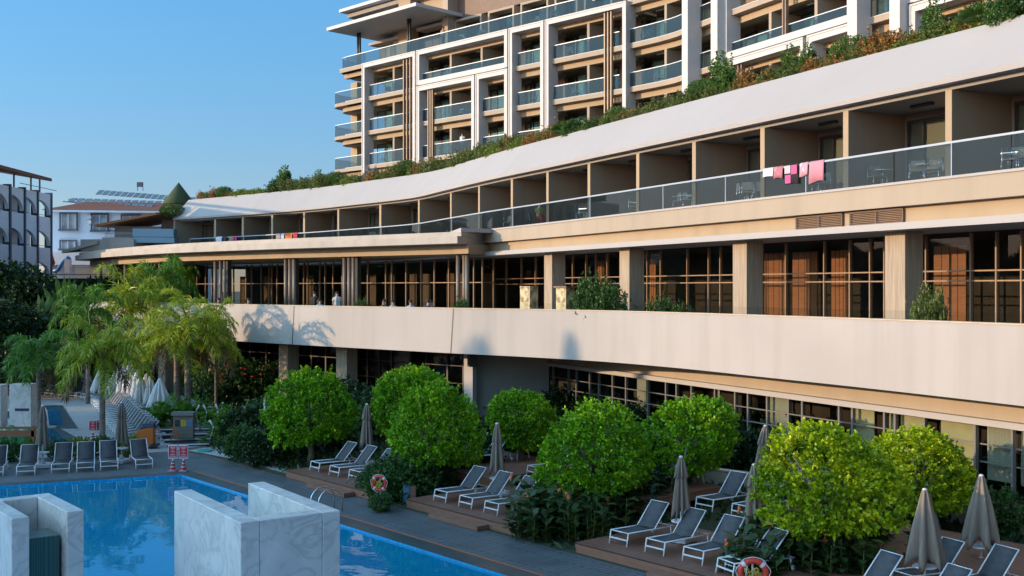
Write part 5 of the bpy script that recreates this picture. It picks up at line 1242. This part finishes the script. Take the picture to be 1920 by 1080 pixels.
# spa pools, marble pillars, play figure at left
for nm,pts,lab in (('spa_pool',((88,765),(112,765),(118,798),(92,798)),'small square spa pool behind the beige umbrella'),('splash_pool',((60,812),(100,806),(140,838),(60,840)),'narrow children pool behind the hedge'),('side_pool',((0,773),(24,773),(24,783),(0,783)),'strip of dark blue pool left of the marble pillar')):
    q=[g(*p) for p in pts]; cx=sum(p[0] for p in q)/4; cy=sum(p[1] for p in q)/4
    big_=[((p[0]-cx)*1.45+cx+.3,(p[1]-cy)*1.3+cy) for p in q]
    struct(MB().add([(*p,.026) for p in big_],[(0,1,2,3)]).build(nm+'_surround',COPE),'dark stone surround of the '+nm.replace('_',' '))
    struct(MB().add([(p[0],p[1],.034) for p in q],[(0,1,2,3)]).build(nm+'_water',bpy.data.materials.get('spa_blue') or pm('spa_blue',(.03,.17,.30),rough=.08)),lab)
mp_=root('marble_pillar',g(44,800),'white marble pillar with a dark blue plaque on the plaza','pillar')
bevel(MB().box((0,0,1.15),(1.15,.8,2.3)).build('shaft',MARB,mp_)); MB().box((.1,-.405,.95),(.75,.02,.14)).build('plaque',pm('navy_plaque',(.015,.03,.12),rough=.4),mp_)
mp2=root('marble_pillar',g(-6,800),'white marble pillar cut off by the left picture edge','pillar'); bevel(MB().box((0,0,1.1),(.8,.8,2.2)).build('shaft',MARB,mp2)); MB().box((0,0,2.23),(.9,.9,.05)).build('cap',MARB,mp2)
pf=root('timber_frame',g(20,858),'brown wooden play frame over a rounded green play figure','play frame')
RW=pm('brown_timber',(.22,.085,.04),(.28,.11,.055),3,(1,6,6),rough=.6)
MB().box((0,0,1.05),(2.3,.12,.26)).build('beam',RW,pf); MB().box((0,0,1.30),(2.3,.10,.10)).build('beam',RW,pf)
for x in (-1.1,.98): MB().box((x,.02,.65),(.14,.16,1.4)).build('post',RW,pf)
gf=root('play_figure',(g(20,856)[0],g(20,856)[1]+.9,.02),'rounded green inflatable-like play figure behind the brown frame','play figure')
GRN=pm('green_plastic',(.015,.20,.06),(.02,.26,.08),2,rough=.3)
fb=MB()
for dx,dz,rr,hh in ((-.8,0,.38,.95),(-.25,0,.36,1.0),(.3,0,.40,1.05),(-.5,.5,.35,.9),(.75,.35,.30,.8)): fb.lathe([(rr*sin(pi*i/12)+.01,hh*.5-hh*.55*cos(pi*i/12)+.05+dz*.5) for i in range(13)],(dx,dz*.3,0),18)
fb.build('body',GRN,gf,True)
ef=MB(); [ef.lathe([(.01,-.04),(.05,0),(.01,.04)],(dx,-.36,.85),8) for dx in (.15,.4)]; ef.build('eyes',SIGNW,gf,True)
# low garden walls
for u0,v0,u1,v1,lab in ((1300,905,1440,925,'low pale garden wall behind the nearest raised tier'),(1755,975,1925,1000,'low pale garden wall under the right windows'),(950,860,1030,870,'low pale garden wall behind the middle deck')):
    a=g(u0,v0);b=g(u1,v1); w=root('garden_wall',((a[0]+b[0])/2,(a[1]+b[1])/2,0),lab,'wall','low garden walls'); L=hypot(b[0]-a[0],b[1]-a[1]); rz=atan2(b[1]-a[1],b[0]-a[0])
    MB().box((0,0,.3),(L,.25,.62),rz).build('wall_body',BEIGE,w); MB().box((0,0,.635),(L+.06,.32,.045),rz).build('wall_cap',bpy.data.materials['coping_stone'],w)
# ================================================================ buildings on the left
BW=pm('bluish_white_render',(.84,.86,.90),(.86,.88,.92),1.2,rough=.8); FIN=pm('slate_fin',(.075,.09,.12),rough=.6)
TILEM=pm('roof_tile',(.20,.07,.04),(.30,.11,.06),6,(1,4,1),rough=.8,bump=.6)
ab=root('arcaded_building',(-48,100,0),'white building with dark fins and quarter-arch balconies at the left edge','building'); WROOT.add(ab.name)
X0=-45.7; ys=[92.9,95.9,98.8,101.8,104.6,107.7]
for i,yv in enumerate(ys): MB().box((X0+.1-.01*i,yv,8.35),(.7,.26,16.9-.01*i)).build('fin',FIN,ab)
for i in range(len(ys)-1):
    y0,y1=ys[i]+.165,ys[i+1]-.165; w=y1-y0
    for k in range(5):
        zb=1.6+3.0*k; 
        if k==4: h1=2.9
        # white panel: wall above a quarter arch + parapet below
        pts=[(y0,zb+3.0),(y1,zb+3.0)]+[(y1,zb+.95)]+[(y0+w*sin(t)*.96,zb+.95+1.35*cos(t)) for t in [pi/2*(1-j/8) for j in range(9)]]
        m=MB(); n=len(pts); vs=[(X0+.3,p[0],p[1]) for p in pts]+[(X0-.02,p[0],p[1]) for p in pts]
        m.add(vs,[tuple(range(n)),tuple(range(n,2*n))[::-1]]+[(j,(j+1)%n,n+(j+1)%n,n+j) for j in range(n)]); m.build('arch_panel',BW,ab)
        MB().box((X0+.14,(y0+y1)/2,zb+.36),(.3,w,.70)).build('balcony_front',BW,ab)
        MB().bar((X0+.14,y0,zb+.9),(X0+.14,y1,zb+.9),.04).build('rail',FIN,ab)
        if k*10<50: MB().box((X0-1.75,(y0+y1)/2-.4,zb+1.1),(.06,1.4,2.0)).build('balcony_door',DARKF,ab)
MB().box((X0-5.9,100.3,8.5),(8.2,15,17.0)).build('core_wall',BW,ab)
for k in range(6): MB().box((X0-.85,100.3,1.5+3.0*k),(1.7,14.9,.16)).build('floor_slab',BW,ab)
# roof terrace with tiled roof
rf=MB(); rf.add([(X0+1.6,88,18.1),(X0+1.6,104.8,17.9),(X0-5,103.5,19.0),(X0-5,88,19.2),(X0+1.6,88,17.8),(X0+1.6,104.8,17.6),(X0-5,103.5,18.7),(X0-5,88,18.9)],[(0,1,2,3),(7,6,5,4),(0,4,5,1),(1,5,6,2),(2,6,7,3),(3,7,4,0)]); rf.build('tile_roof',TILEM,ab)
for yv in (92,95.5,99,102.5,104.4): MB().box((X0+.6,yv,17.2),(.12,.12,1.3)).build('roof_post',FIN,ab)
MB().box((X0+.7,104,17.0),(.05,8,.05)).build('roof_rail',FIN,ab)
MB().box((X0-2.2,95.5,17.4),(.2,12,1.4)).build('terrace_wall',pm('rust_wall',(.14,.07,.05),(.08,.05,.04),2,rough=.8),ab)
# middle building
Ym=118.0
mb_=root('white_guesthouse',(-45,122,0),'white three storey guesthouse with dark framed windows and a tiled roof with solar panels','building'); WROOT.add(mb_.name)
def mx_(u,Y=Ym): return (u-960)/F*Y
zz=lambda v,Y=Ym: zat(v,Y)
MB().prism([(mx_(90),Ym),(mx_(345),Ym+2.5),(mx_(345),Ym+14),(mx_(90),Ym+14)],0,zz(393)).build('wall',BW,mb_)
a=(mx_(88)-.3,Ym-.8); b=(mx_(350),Ym+1.6); zr=zz(394)
MB().add([(a[0],a[1],zr),(b[0],b[1],zr),(b[0],b[1]+16,zr),(a[0],a[1]+16,zr),(a[0]+3.4,a[1]+4,zr+1.15),(b[0],b[1]+4,zr+1.15),(b[0],b[1]+12,zr+1.15),(a[0]+3.4,a[1]+12,zr+1.15)],[(0,1,5,4),(3,0,4,7),(2,3,7,6),(4,5,6,7),(0,3,2,1),(1,2,6,5)]).build('tile_roof',TILEM,mb_)
MB().box(((a[0]+b[0])/2,(a[1]+b[1])/2+.55,zr-.12),(b[0]-a[0]-1,1.2,.2),atan2(b[1]-a[1],b[0]-a[0])).build('eave_board',BW,mb_)
WG=pm('guesthouse_pane',(.18,.21,.25),(.35,.38,.40),1.5,rough=.15)
for u0,u1,v0,v1 in ((113,144,399,431),(172,202,401,433),(228,262,403,434),(113,143,451,468),(172,203,452,469)):
    yw=Ym+(u0-90)/255*2.5-.06; w=mx_(u1,yw)-mx_(u0,yw); cx=(mx_(u0,yw)+mx_(u1,yw))/2; z0,z1=zz(v1,yw),zz(v0,yw)
    m=MB()
    for dx in (-w/2,w/2): m.box((cx+dx,yw,(z0+z1)/2),(.16,.14,z1-z0),0)
    m.box((cx,yw,z1),(w+.16,.13,.16)).box((cx,yw-.05,z0),(w+.3,.3,.18)); f=m.build('window',FIN,mb_)
    MB().box((cx,yw+.02,(z0+z1)/2),(w-.16,.05,z1-z0-.17)).build('pane',WG,f)
    m2=MB(); 
    for dx in (-w/2+.14,-.02,w/2-.14): m2.box((cx+dx,yw-.03,(z0+z1)/2),(.07,.05,z1-z0-.2))
    m2.build('sash',SIGNW,f)
MB().box((mx_(210),Ym+1.0,zz(432)),(14,.12,.1),.02).build('string_course',FIN,mb_)
for v in (407,416): MB().box((mx_(165),Ym+.4,zz(v)),(.45,.3,.4)).build('aircon_unit',PLASTIC,mb_)
MB().box((mx_(150),Ym-2.2,zz(487)),(11.5,5,1.3),.0).build('terrace_parapet',BW,mb_)
SOL=pm('solar_glass',(.10,.14,.18),(.14,.19,.24),2,rough=.15)
def panel(u,v0,v1,w,Y): 
    z1,z0=zat(v0,Y),zat(v1,Y); x=(u-960)/F*Y
    MB().add([(x-w/2,Y,z0),(x+w/2,Y,z0),(x+w/2+.1,Y+.9,z1),(x-w/2+.1,Y+.9,z1)],[(0,1,2,3)]); o=MB().add([(x-w/2,Y,z0),(x+w/2,Y,z0),(x+w/2+.1,Y+.9,z1),(x-w/2+.1,Y+.9,z1),(x-w/2,Y+.04,z0-.05),(x+w/2,Y+.04,z0-.05),(x+w/2+.1,Y+.94,z1-.05),(x-w/2+.1,Y+.94,z1-.05)],[(0,1,2,3),(7,6,5,4),(0,4,5,1),(1,5,6,2),(2,6,7,3),(3,7,4,0)]).build('solar_panel',SOL,mb_)
for i,u in enumerate((141,156,173,188,203,217,233,248,261,275)): panel(u,377.5+i*.45,388+i*.4,.76,120.5)
for i in range(12): panel(132+i*14.5,370+i*.5,378+i*.5,.7,122.5)
for i in range(18): panel(184+i*11.5,355+i*.9,364+i*.9,.6,125)
MB().bar(at(118,123,zz(371)),at(305,123,zz(385)),.12,.10).bar(at(128,124,zz(365)),at(300,124,zz(374)),.08).build('panel_rack',FIN,mb_)
MB().box(at(262,126,zz(346,126)),(.65,.1,.55)).bar(at(258,126,zz(358,126)),at(258,126,zz(342,126)),.06).bar(at(268,126,zz(358,126)),at(268,126,zz(342,126)),.06).build('roof_tank',FIN,mb_)
# chalet with orange tiled roof
ch=root('chalet_building',(-37,108,0),'pinkish building with a tilted orange tiled roof between the guesthouse and the hotel','building'); WROOT.add(ch.name)
Yc=106.0; X_=lambda u,Y=Yc:(u-960)/F*Y; Z_=lambda v,Y=Yc:zat(v,Y)
PNK=pm('pink_render',(.42,.36,.33),(.48,.41,.38),1.2,rough=.85); ORT=pm('orange_tile',(.42,.14,.05),(.50,.19,.07),5,(5,1,1),rough=.8,bump=.5)
MB().prism([(X_(215),Yc),(X_(330),Yc+1),(X_(330),Yc+7),(X_(215),Yc+7)],0,Z_(424)).build('wall',PNK,ch)
v_=[(X_(192),Yc-2,Z_(421,Yc-2)),(X_(306),Yc-2,Z_(398,Yc-2)),(X_(330),Yc+7,Z_(396)),(X_(210),Yc+7,Z_(418))]
MB().add(v_+[(p[0],p[1],p[2]-.22) for p in v_],[(0,1,2,3),(7,6,5,4),(0,4,5,1),(1,5,6,2),(2,6,7,3),(3,7,4,0)]).build('tile_roof',ORT,ch)
MB().prism([(X_(206),Yc-2),(X_(305),Yc-2),(X_(305),Yc),(X_(212),Yc)],Z_(452),Z_(447)).build('balcony_slab',PNK,ch)
rb=MB().bar((X_(211),Yc-1.9,Z_(439)),(X_(266),Yc-1.9,Z_(439)),.07)
for i in range(24): x_=X_(211)+(X_(266)-X_(211))*i/23; rb.bar((x_,Yc-1.9,Z_(447)),(x_,Yc-1.9,Z_(439)),.03)
rb.build('railing',PNK,ch)
MB().prism([(X_(266),Yc-2.6),(X_(335),Yc-1.6),(X_(335),Yc+2),(X_(270),Yc+2)],Z_(446),Z_(431)).build('shaded_bay',pm('blue_shade_render',(.30,.42,.50),rough=.7),ch)  # building corner in shade, its blue cast put into the colour
MB().prism([(X_(270),Yc-2.9),(X_(338),Yc-1.9),(X_(338),Yc+2),(X_(274),Yc+2)],Z_(457),Z_(447)).build('shaded_bay_base',bpy.data.materials['blue_shade_render'],ch)
MB().prism([(X_(300),Yc+.4),(X_(328),Yc+.4),(X_(328),Yc+1),(X_(300),Yc+1)],Z_(431),Z_(411)).build('brown_door',LOUVRE,ch)
v_=[(X_(140),Yc-3,Z_(470,Yc-3)),(X_(205),Yc-3,Z_(452,Yc-3)),(X_(225),Yc+3,Z_(450)),(X_(180),Yc+3,Z_(462))]
MB().add(v_+[(p[0],p[1],p[2]-.25) for p in v_],[(0,1,2,3),(7,6,5,4),(0,4,5,1),(1,5,6,2),(2,6,7,3),(3,7,4,0)]).build('lower_roof',CANOPY,ch)
MB().prism([(X_(170),Yc-2.5),(X_(272),Yc-3.2),(X_(290),Yc+4),(X_(190),Yc+4)],Z_(472),Z_(451)).build('podium',CANOPY,ch)
# turret with a green conical roof
Yt=111.0; tu=root('turret',((335-960)/F*Yt,Yt,0),'white round turret with a dark green conical roof','turret')
z0=zat(384,Yt); MB().lathe([(1.62,z0),(1.66,z0+.08),(.02,zat(342,Yt))],(0,0,0),28).build('cone_roof',pm('green_shingle',(.04,.06,.025),(.055,.08,.03),4,(1,1,6),rough=.85),tu,True)
MB().lathe([(1.25,0),(1.25,z0-.01)],(0,0,0),24).build('drum_wall',PARA,tu,True)
put(sh_topi,(at(322,105.5)[0],105.5,zat(406,105.5)),'dark clipped bush beside the green conical roof',None,(1.25,1.2,1.0),None,'shrub')
# dark garden fence and playground slide behind
fe=root('garden_fence',at(110,104),'long dark green garden fence below the white guesthouse','fence'); MB().box((0,0,zat(528,104)/2),(9,.15,zat(516,104))).build('fence_panel',pm('dark_green_panel',(.012,.03,.018),rough=.8),fe)
MB().box((0,0,zat(515,104)),(9.1,.2,.08)).build('top_rail',FIN,fe)
sl_=root('water_slide',at(122,110,zat(512,110)),'blue and white plastic slide behind the garden fence','slide'); BL=pm('blue_plastic',(.05,.20,.50),rough=.35)
MB().box((.3,0,.7),(.5,.6,1.4)).build('tower',SIGNW,sl_); MB().tube([(.3,0,1.55),(-.2,0,1.1),(-.7,0,.3),(-1.2,0,.15)],.2,10).build('chute',BL,sl_,True); MB().lathe([(.3,1.4),(.3,1.5),(.02,1.75)],(.3,0,0),14).build('roof',BL,sl_,True)
um=root('red_parasol',at(97,108,zat(512,108)),'small red closed parasol behind the garden fence','umbrella'); MB().lathe([(.15,.7),(.35,1.0),(.05,2.0)],(0,0,0),10).build('canopy',RED,um,True); MB().lathe([(.03,0),(.03,2.1)],(0,0,0),8).build('pole',WMETAL,um)
# far white block seen through the canopy posts
fw=root('far_wall',at(215,112),'pinkish boundary wall seen between the canopy posts','wall'); MB().box((0,0,zat(501,112)/2),(8,.3,zat(501,112))).build('wall_body',PARA,fw); MB().box((0,0,zat(500,112)),(8.1,.4,.1)).build('wall_cap',WHITE,fw)
# ================================================================ stone pillars on the terrace
GRAN=pm('gold_granite',(.20,.15,.08),(.62,.50,.28),3.5,rough=.6,contrast=(.42,.58))
for u,lab,cap in ((992,'speckled golden stone pillar left of the first rectangular column',False),(1060,'speckled golden stone pillar with a flat cap, right of its twin',True)):
    q=atu(offs(T,-.75),u); p_=root('stone_pillar',(q[0],q[1],5.42),lab,'pillar','speckled stone pillars on the terrace'); rz=atan2(q[3],q[2])
    MB().box((0,0,1.0),(.62,.62,1.95),rz).build('shaft',GRAN,p_); MB().box((0,0,2.03),(.8 if cap else .64,.8 if cap else .64,.08),rz).build('cap',LOUVRE if cap else GRAN,p_)
# ================================================================ towels on the railings
def cloth(u0,u1,drop,color,lab,color2=None,name='towel',cat='towel',path=None,zr=12.10,pat=None):
    q0=atu(RP,u1);q1=atu(RP,u0); a=Vector((q0[0],q0[1],0)); b=Vector((q1[0],q1[1],0)); L=(b-a).length; e=(b-a)/L; n_=Vector((-e.y,e.x,0))
    if n_.dot(Vector((-1,-1,0)))<0: n_=-n_
    r=root(name,(q0[0],q0[1],zr),lab,cat,'laundry hung on the balcony rail'); vs=[];nx=12;drop=drop*.82;prof=[(-.07,-drop*.5),(-.07,-.25),(-.055,-.02),(0,.03),(.06,-.02),(.075,-.3),(.08,-drop)]
    rg=random.Random(int(u0))
    for i in range(nx+1):
        t=i/nx; wv=.025*sin(t*9+u0); dr=1+.06*sin(t*4+u0*.3)
        for o_,z in prof: p=e*(t*L)+n_*(o_+wv*(-z if z<0 else 0)); vs.append((p.x,p.y,z*(dr if z<-.3 else 1)))
    m=len(prof); fs=[(i*m+k,i*m+k+1,(i+1)*m+k+1,(i+1)*m+k) for i in range(nx) for k in range(m-1)]
    nm='cloth_%d'%int(u0); cm_=pm(nm,color,color2,4,rough=.9,contrast=(.45,.5)) 
    o=MB().add(vs,fs).build('cloth',cm_,r,True); md=o.modifiers.new('t','SOLIDIFY'); md.thickness=.012; return r,e,n_,L
cloth(1433,1452,.40,(.62,.60,.62),'white shirt hung at the left of the right-hand laundry')
cloth(1453,1470,.55,(.55,.22,.25),'dusky pink cloth between the white shirt and the black one',(.42,.15,.18))
r_,e_,n_,L_=cloth(1474,1500,.90,(.03,.02,.03),'black and hot pink patchwork beach towel')
for i,(t0,z0,w,h,c) in enumerate(((.05,-.03,.42,.34,(.60,.10,.25)),(.52,-.02,.42,.30,(.60,.45,.50)),(.5,-.38,.4,.32,(.60,.10,.25)))):
    p0=e_*(t0*L_)+n_*.12; p1=e_*((t0+w)*L_)+n_*.12; MB().add([(p0.x,p0.y,z0-h*0),(p1.x,p1.y,z0),(p1.x,p1.y,z0-h*.0-h),(p0.x,p0.y,z0-h)],[(0,1,2,3)]).build('colour_patch',pm('patch%d'%i,c,rough=.9),r_)
cloth(1502,1517,.60,(.62,.52,.54),'white and pink printed towel',(.60,.30,.36))
cloth(1520,1547,.95,(.60,.24,.30),'plain pink towel at the right end of the laundry')
cloth(406,417,.95,(.62,.60,.66),'white towel at the far left end of the balconies')
cloth(419,426,.8,(.03,.03,.035),'black clothes beside the far white towel')
cloth(430,439,.9,(.30,.20,.12),'tan towel beside the magenta cloth'); cloth(441,445,.75,(.60,.03,.20),'magenta cloth on the far balcony rail')
cloth(519,527,.6,(.28,.26,.28),'grey shirt left of the pale shirt'); cloth(528,534,.6,(.48,.46,.50),'pale shirt left of the orange towel')
cloth(536,549,1.0,(.62,.14,.03),'bright orange towel on the far balcony rail'); cloth(551,559,.95,(.35,.03,.05),'dark red towel right of the orange one')
# ================================================================ balcony chairs
def chair():
    r=root('balcony_chair',(0,0,0),'x','chair'); m=MB()
    for x,y,h in ((-.25,-.25,.44),(.25,-.25,.44),(-.25,.25,.85),(.25,.25,.85)): MB().tube([(x,y,0),(x,y,h)],.02,6).build('leg',STEEL,r,True)
    MB().box((0,0,.44),(.5,.5,.04)).build('seat',pm('rattan',(.28,.22,.17),(.34,.27,.2),8,rough=.7),r); MB().box((0,.25,.68),(.46,.03,.34)).build('backrest',bpy.data.materials['rattan'],r)
    MB().bar((-.25,-.25,.64),(-.25,.25,.64),.035).bar((.25,-.25,.64),(.25,.25,.64),.035).build('armrest',STEEL,r); return r
chp=chair(); k=0
for u in (1720,1750,1645,1525,1540,1425,1405,1395,1288,1276,1190,1092,1098,985,955,1900,845,700,1750+150):
    q=atu(offs(P,-1.3),u); put(chp,(q[0],q[1],10.98),ordw(k)+' balcony chair from the right behind the long glass rail','chairs on the long balcony',1,random.random()*6,'chair'); k+=1
tb_=root('balcony_table',(0,0,0),'x','table'); MB().lathe([(.35,.68),(.35,.71)],(0,0,0),20).build('table_top',SIGNW,tb_); MB().lathe([(.03,.0),(.03,.68)],(0,0,0),8).build('leg',STEEL,tb_); MB().lathe([(.22,0),(.2,.03)],(0,0,0),14).build('foot',STEEL,tb_)
k=0
for u in (1735,1655,1532,1400,1282,1095): q=atu(offs(P,-1.7),u); put(tb_,(q[0],q[1],10.98),ordw(k)+' small round balcony table from the right','tables on the long balcony',1,0,'table'); k+=1
k=0
for u,L in ((868,21.1),(905,21.1),(1003,21.1),(1040,21.1),(728,17.9),(935,17.9),(880,17.9),(1070,17.9),(1080,14.7),(742,14.7),(1235,14.7),(1210,17.9),(1470,14.7),(1560,14.7),(1420,14.7),(1000,14.7),(870,14.7),(720,11.5)):
    q=col(u,-.8); put(chp,(q[0],q[1],CZ+L+.05),ordw(k)+' chair on the tower balconies, counted from the top terrace down','chairs on the tower balconies',1,random.random()*6,'chair'); k+=1
# blue towel on the tower, white sheets on the top terrace
def sheet(u0,u1,L,drop,c,lab,nm):
    q0=col(u1,.05);q1=col(u0,.05); r=root('hanging_towel',(q0[0],q0[1],CZ+L+1.15),lab,'towel'); dx,dy=q1[0]-q0[0],q1[1]-q0[1]
    vs=[]
    for i in range(7):
        t=i/6
        for z in (-drop,0): vs.append((dx*t-.05,dy*t-.05,z)); 
    o=MB().add(vs,[(i*2,i*2+1,i*2+3,i*2+2) for i in range(6)]).build('cloth',pm(nm,c,rough=.9),r); md=o.modifiers.new('t','SOLIDIFY'); md.thickness=.02
sheet(1336,1343,14.7,.9,(.02,.12,.45),'blue towel over the tower balcony rail above the roof shrubs','blue_towel')
sheet(1112,1126,21.1,.5,(.65,.65,.68),'white sheet over the top terrace rail, left one','sheet_a'); sheet(1131,1146,21.1,.45,(.65,.65,.68),'white sheet over the top terrace rail, right one','sheet_b')
# ================================================================ people
SKIN=pm('skin',(.42,.25,.17),rough=.6); HAIR=pm('dark_hair',(.03,.02,.015),rough=.7)
def person(loc,rz,lab,shirt,pants,sit=False,longhair=False,arm='down'):
    r=root('person',loc,lab,'person',None,rz)
    me=bpy.data.meshes.new('body'); hp=.5 if sit else .92; dz=hp-.92
    J={'pelvis':(0,0,.95+dz),'chest':(0,.0,1.28+dz),'neck':(0,0,1.47+dz),'head':(0,-.02,1.60+dz),'top':(0,0,1.72+dz)}
    vs=[];rad=[];ed=[]
    def V(p,rr): vs.append(p); rad.append(rr); return len(vs)-1
    pe=V(J['pelvis'],.14);wa=V((0,0,1.1+dz),.125);cb=V(J['chest'],.155);nk=V(J['neck'],.06);hd=V(J['head'],.095);tp=V(J['top'],.07)
    ed+=[(pe,wa),(wa,cb),(cb,nk),(nk,hd),(hd,tp)]
    for s_ in (-1,1):
        sh_=V((s_*.19,0,1.40+dz),.06)
        if arm=='up' and s_==1: el=V((s_*.30,-.1,1.25+dz),.042);wr=V((s_*.14,-.22,1.45+dz),.03);hn=V((s_*.10,-.18,1.56+dz),.03)
        elif sit: el=V((s_*.26,-.05,1.15+dz),.042);wr=V((s_*.16,-.30,1.10+dz),.03);hn=V((s_*.12,-.38,1.10+dz),.03)
        else: el=V((s_*.25,.03,1.12+dz),.042);wr=V((s_*.24,-.06,.88+dz),.03);hn=V((s_*.23,-.08,.78+dz),.028)
        ed+=[(cb,sh_),(sh_,el),(el,wr),(wr,hn)]
        h=V((s_*.10,0,.86+dz),.10)
        if sit: kn=V((s_*.12,-.42,.50),.065);an=V((s_*.12,-.44,.09),.04);ft=V((s_*.12,-.58,.04),.035)
        else: kn=V((s_*.10,-.01,.48),.065);an=V((s_*.10,.02,.09),.04);ft=V((s_*.11,-.13,.04),.035)
        ed+=[(pe,h),(h,kn),(kn,an),(an,ft)]
    me.from_pydata(vs,ed,[]); me.update(); me.materials.append(SKIN); o=bpy.data.objects.new('body',me); S.collection.objects.link(o); o.parent=r
    md=o.modifiers.new('skin','SKIN'); 
    for i,sv_ in enumerate(me.skin_vertices[0].data): sv_.radius=(rad[i],rad[i]); sv_.use_root=(i==0)
    o.modifiers.new('sub','SUBSURF').levels=1
    d=dz
    MB().lathe([(.155,.93+d),(.16,1.0+d),(.15,1.12+d),(.185,1.3+d),(.18,1.41+d),(.08,1.47+d)],(0,0,0),16,lambda t,i:(1.12*abs(cos(t))+.86*abs(sin(t)))/1.1).tube([(-.17,0,1.41+d),(-.26,.02,1.22+d)],[.08,.07],8).tube([(.17,0,1.41+d),(.27,.0,1.24+d)],[.08,.07],8).build('shirt',pm('shirt_'+lab[:8],shirt,rough=.85),r,True)
    pb_=MB()
    for s_ in (-1,1):
        if sit: pb_.tube([(s_*.09,.02,.90+d),(s_*.12,-.42,.50)],[.125,.085],8).tube([(s_*.12,-.42,.50),(s_*.12,-.44,.12)],[.085,.06],8)
        else: pb_.tube([(s_*.085,0,.95+d),(s_*.10,0,.48),(s_*.10,.02,.12)],[.125,.085,.06],8)
    pb_.build('trousers',pm('trousers_'+lab[:8],pants,rough=.85),r,True)
    hb=MB().lathe([(.112*sin(pi*i/14)+.002,1.66+d+.11*cos(pi*i/14)) for i in range(9)],(0,.02,0),14)
    if longhair: hb.tube([(0,.08,1.68+d),(0,.12,1.5+d),(0,.13,1.28+d)],[.09,.10,.05],10)
    hb.build('hair',HAIR,r,True)
    fc=MB().lathe([(.002,-.02),(.014,0),(.002,.03)],(0,-.125,1.60+d),8); fc.build('nose',SKIN,r,True)
    ey=MB(); [ey.lathe([(.001,-.01),(.012,0),(.001,.01)],(s_*.035,-.112,1.625+d),8) for s_ in (-1,1)]; ey.build('eyes',HAIR,r,True)
    MB().box((0,-.112,1.565+d),(.045,.01,.01)).build('mouth',pm('lips',(.35,.12,.1),rough=.5) if 'lips' not in bpy.data.materials else bpy.data.materials['lips'],r)
def tp(u,o_): q=atu(offs(T,o_),u); return (q[0],q[1],5.42)
person(tp(590,-3.0),2.6,'standing person in black with a raised hand by the restaurant doors',(.02,.02,.022),(.02,.02,.025),arm='up')
person(tp(632,-2.6),.6,'standing woman with long dark hair and a white top on the terrace',(.60,.58,.56),(.03,.03,.04),longhair=True)
person(tp(600,-.9),1.2,'seated person in a pale blue shirt below the standing person in black',(.30,.38,.48),(.05,.05,.07),True)
person(tp(737,-1.0),2.0,'seated person in a grey-blue shirt, left one of two at the parapet',(.28,.34,.42),(.05,.05,.07),True)
person(tp(770,-1.0),2.5,'seated person in a light blue shirt at the middle of the parapet',(.30,.42,.52),(.05,.05,.07),True)
person(tp(720,-1.8),-1.0,'seated person in dark clothes facing the man in the grey-blue shirt',(.05,.04,.045),(.05,.05,.07),True)
person(tp(803,-1.2),.9,'seated person in a dark blue shirt beside a patterned neighbour',(.03,.06,.16),(.05,.05,.07),True)
person(tp(809,-1.4),1.5,'seated person in a pink shirt rightmost at the parapet',(.35,.15,.15),(.05,.05,.07),True)
person(tp(466,-1.0),1.0,'seated person in a tan top by the left part of the parapet',(.30,.20,.14),(.05,.05,.07),True)
person(tp(360,-1.2),1.0,'seated person in a pale top behind the palm crown',(.45,.42,.40),(.05,.05,.07),True)
person(tp(410,-1.2),1.0,'seated person in a wine red top on the left terrace',(.20,.05,.06),(.05,.05,.07),True)
q=col(867,-.35); person((q[0],q[1],CZ+11.55),-.8,'person in a white shirt leaning at the tower rail above the garden',(.62,.60,.60),(.1,.1,.12))
q=col(831,-.5); person((q[0],q[1],CZ+21.15),-.8,'person without a shirt standing on the top terrace',(.40,.24,.17),(.15,.1,.12))
q=atu(offs(P,-1.1),1012); person((q[0],q[1],10.98),.5,'seated person in a yellow top and red trousers on the long balcony',(.42,.38,.10),(.45,.03,.05),True)
q=atu(offs(P,-.0),905)
# terrace dining tables
tbl=root('dining_table',(0,0,0),'x','table'); MB().box((0,0,.73),(.8,.8,.035)).build('table_top',SIGNW,tbl); MB().lathe([(.03,0),(.03,.71)],(0,0,0),8).build('leg',STEEL,tbl); MB().lathe([(.24,0),(.22,.03)],(0,0,0),14).build('foot',STEEL,tbl)
k=0
for u in (350,400,456,490,560,610,650,726,756,795,830,880,905): p_=tp(u,-1.4 if k%2 else -1.0); put(tbl,p_,ordw(k)+' dining table from the left along the terrace parapet','terrace dining tables',1,random.random(),'table'); k+=1
# black speaker hung on the pale column
q=atu(offs(T,-1.55),884); sp=root('outdoor_speaker',(q[0]+.05,q[1]-.2,3.75),'black box speaker hung on the pale column under the parapet','speaker'); bevel(MB().box((0,0,0),(.42,.4,.8),.3).build('cabinet',LAMPB,sp)); MB().box((-.1,-.22,.0),(.3,.03,.6),.3).build('grille',DARKF,sp); MB().bar((.1,.1,.2),(.3,.5,.2),.06).build('bracket',DARKF,sp)
# unused prototypes
for o in list(S.objects):
    if o.type=='EMPTY' and o.get('label')=='x':
        for c in list(o.children_recursive): bpy.data.objects.remove(c)
        bpy.data.objects.remove(o)
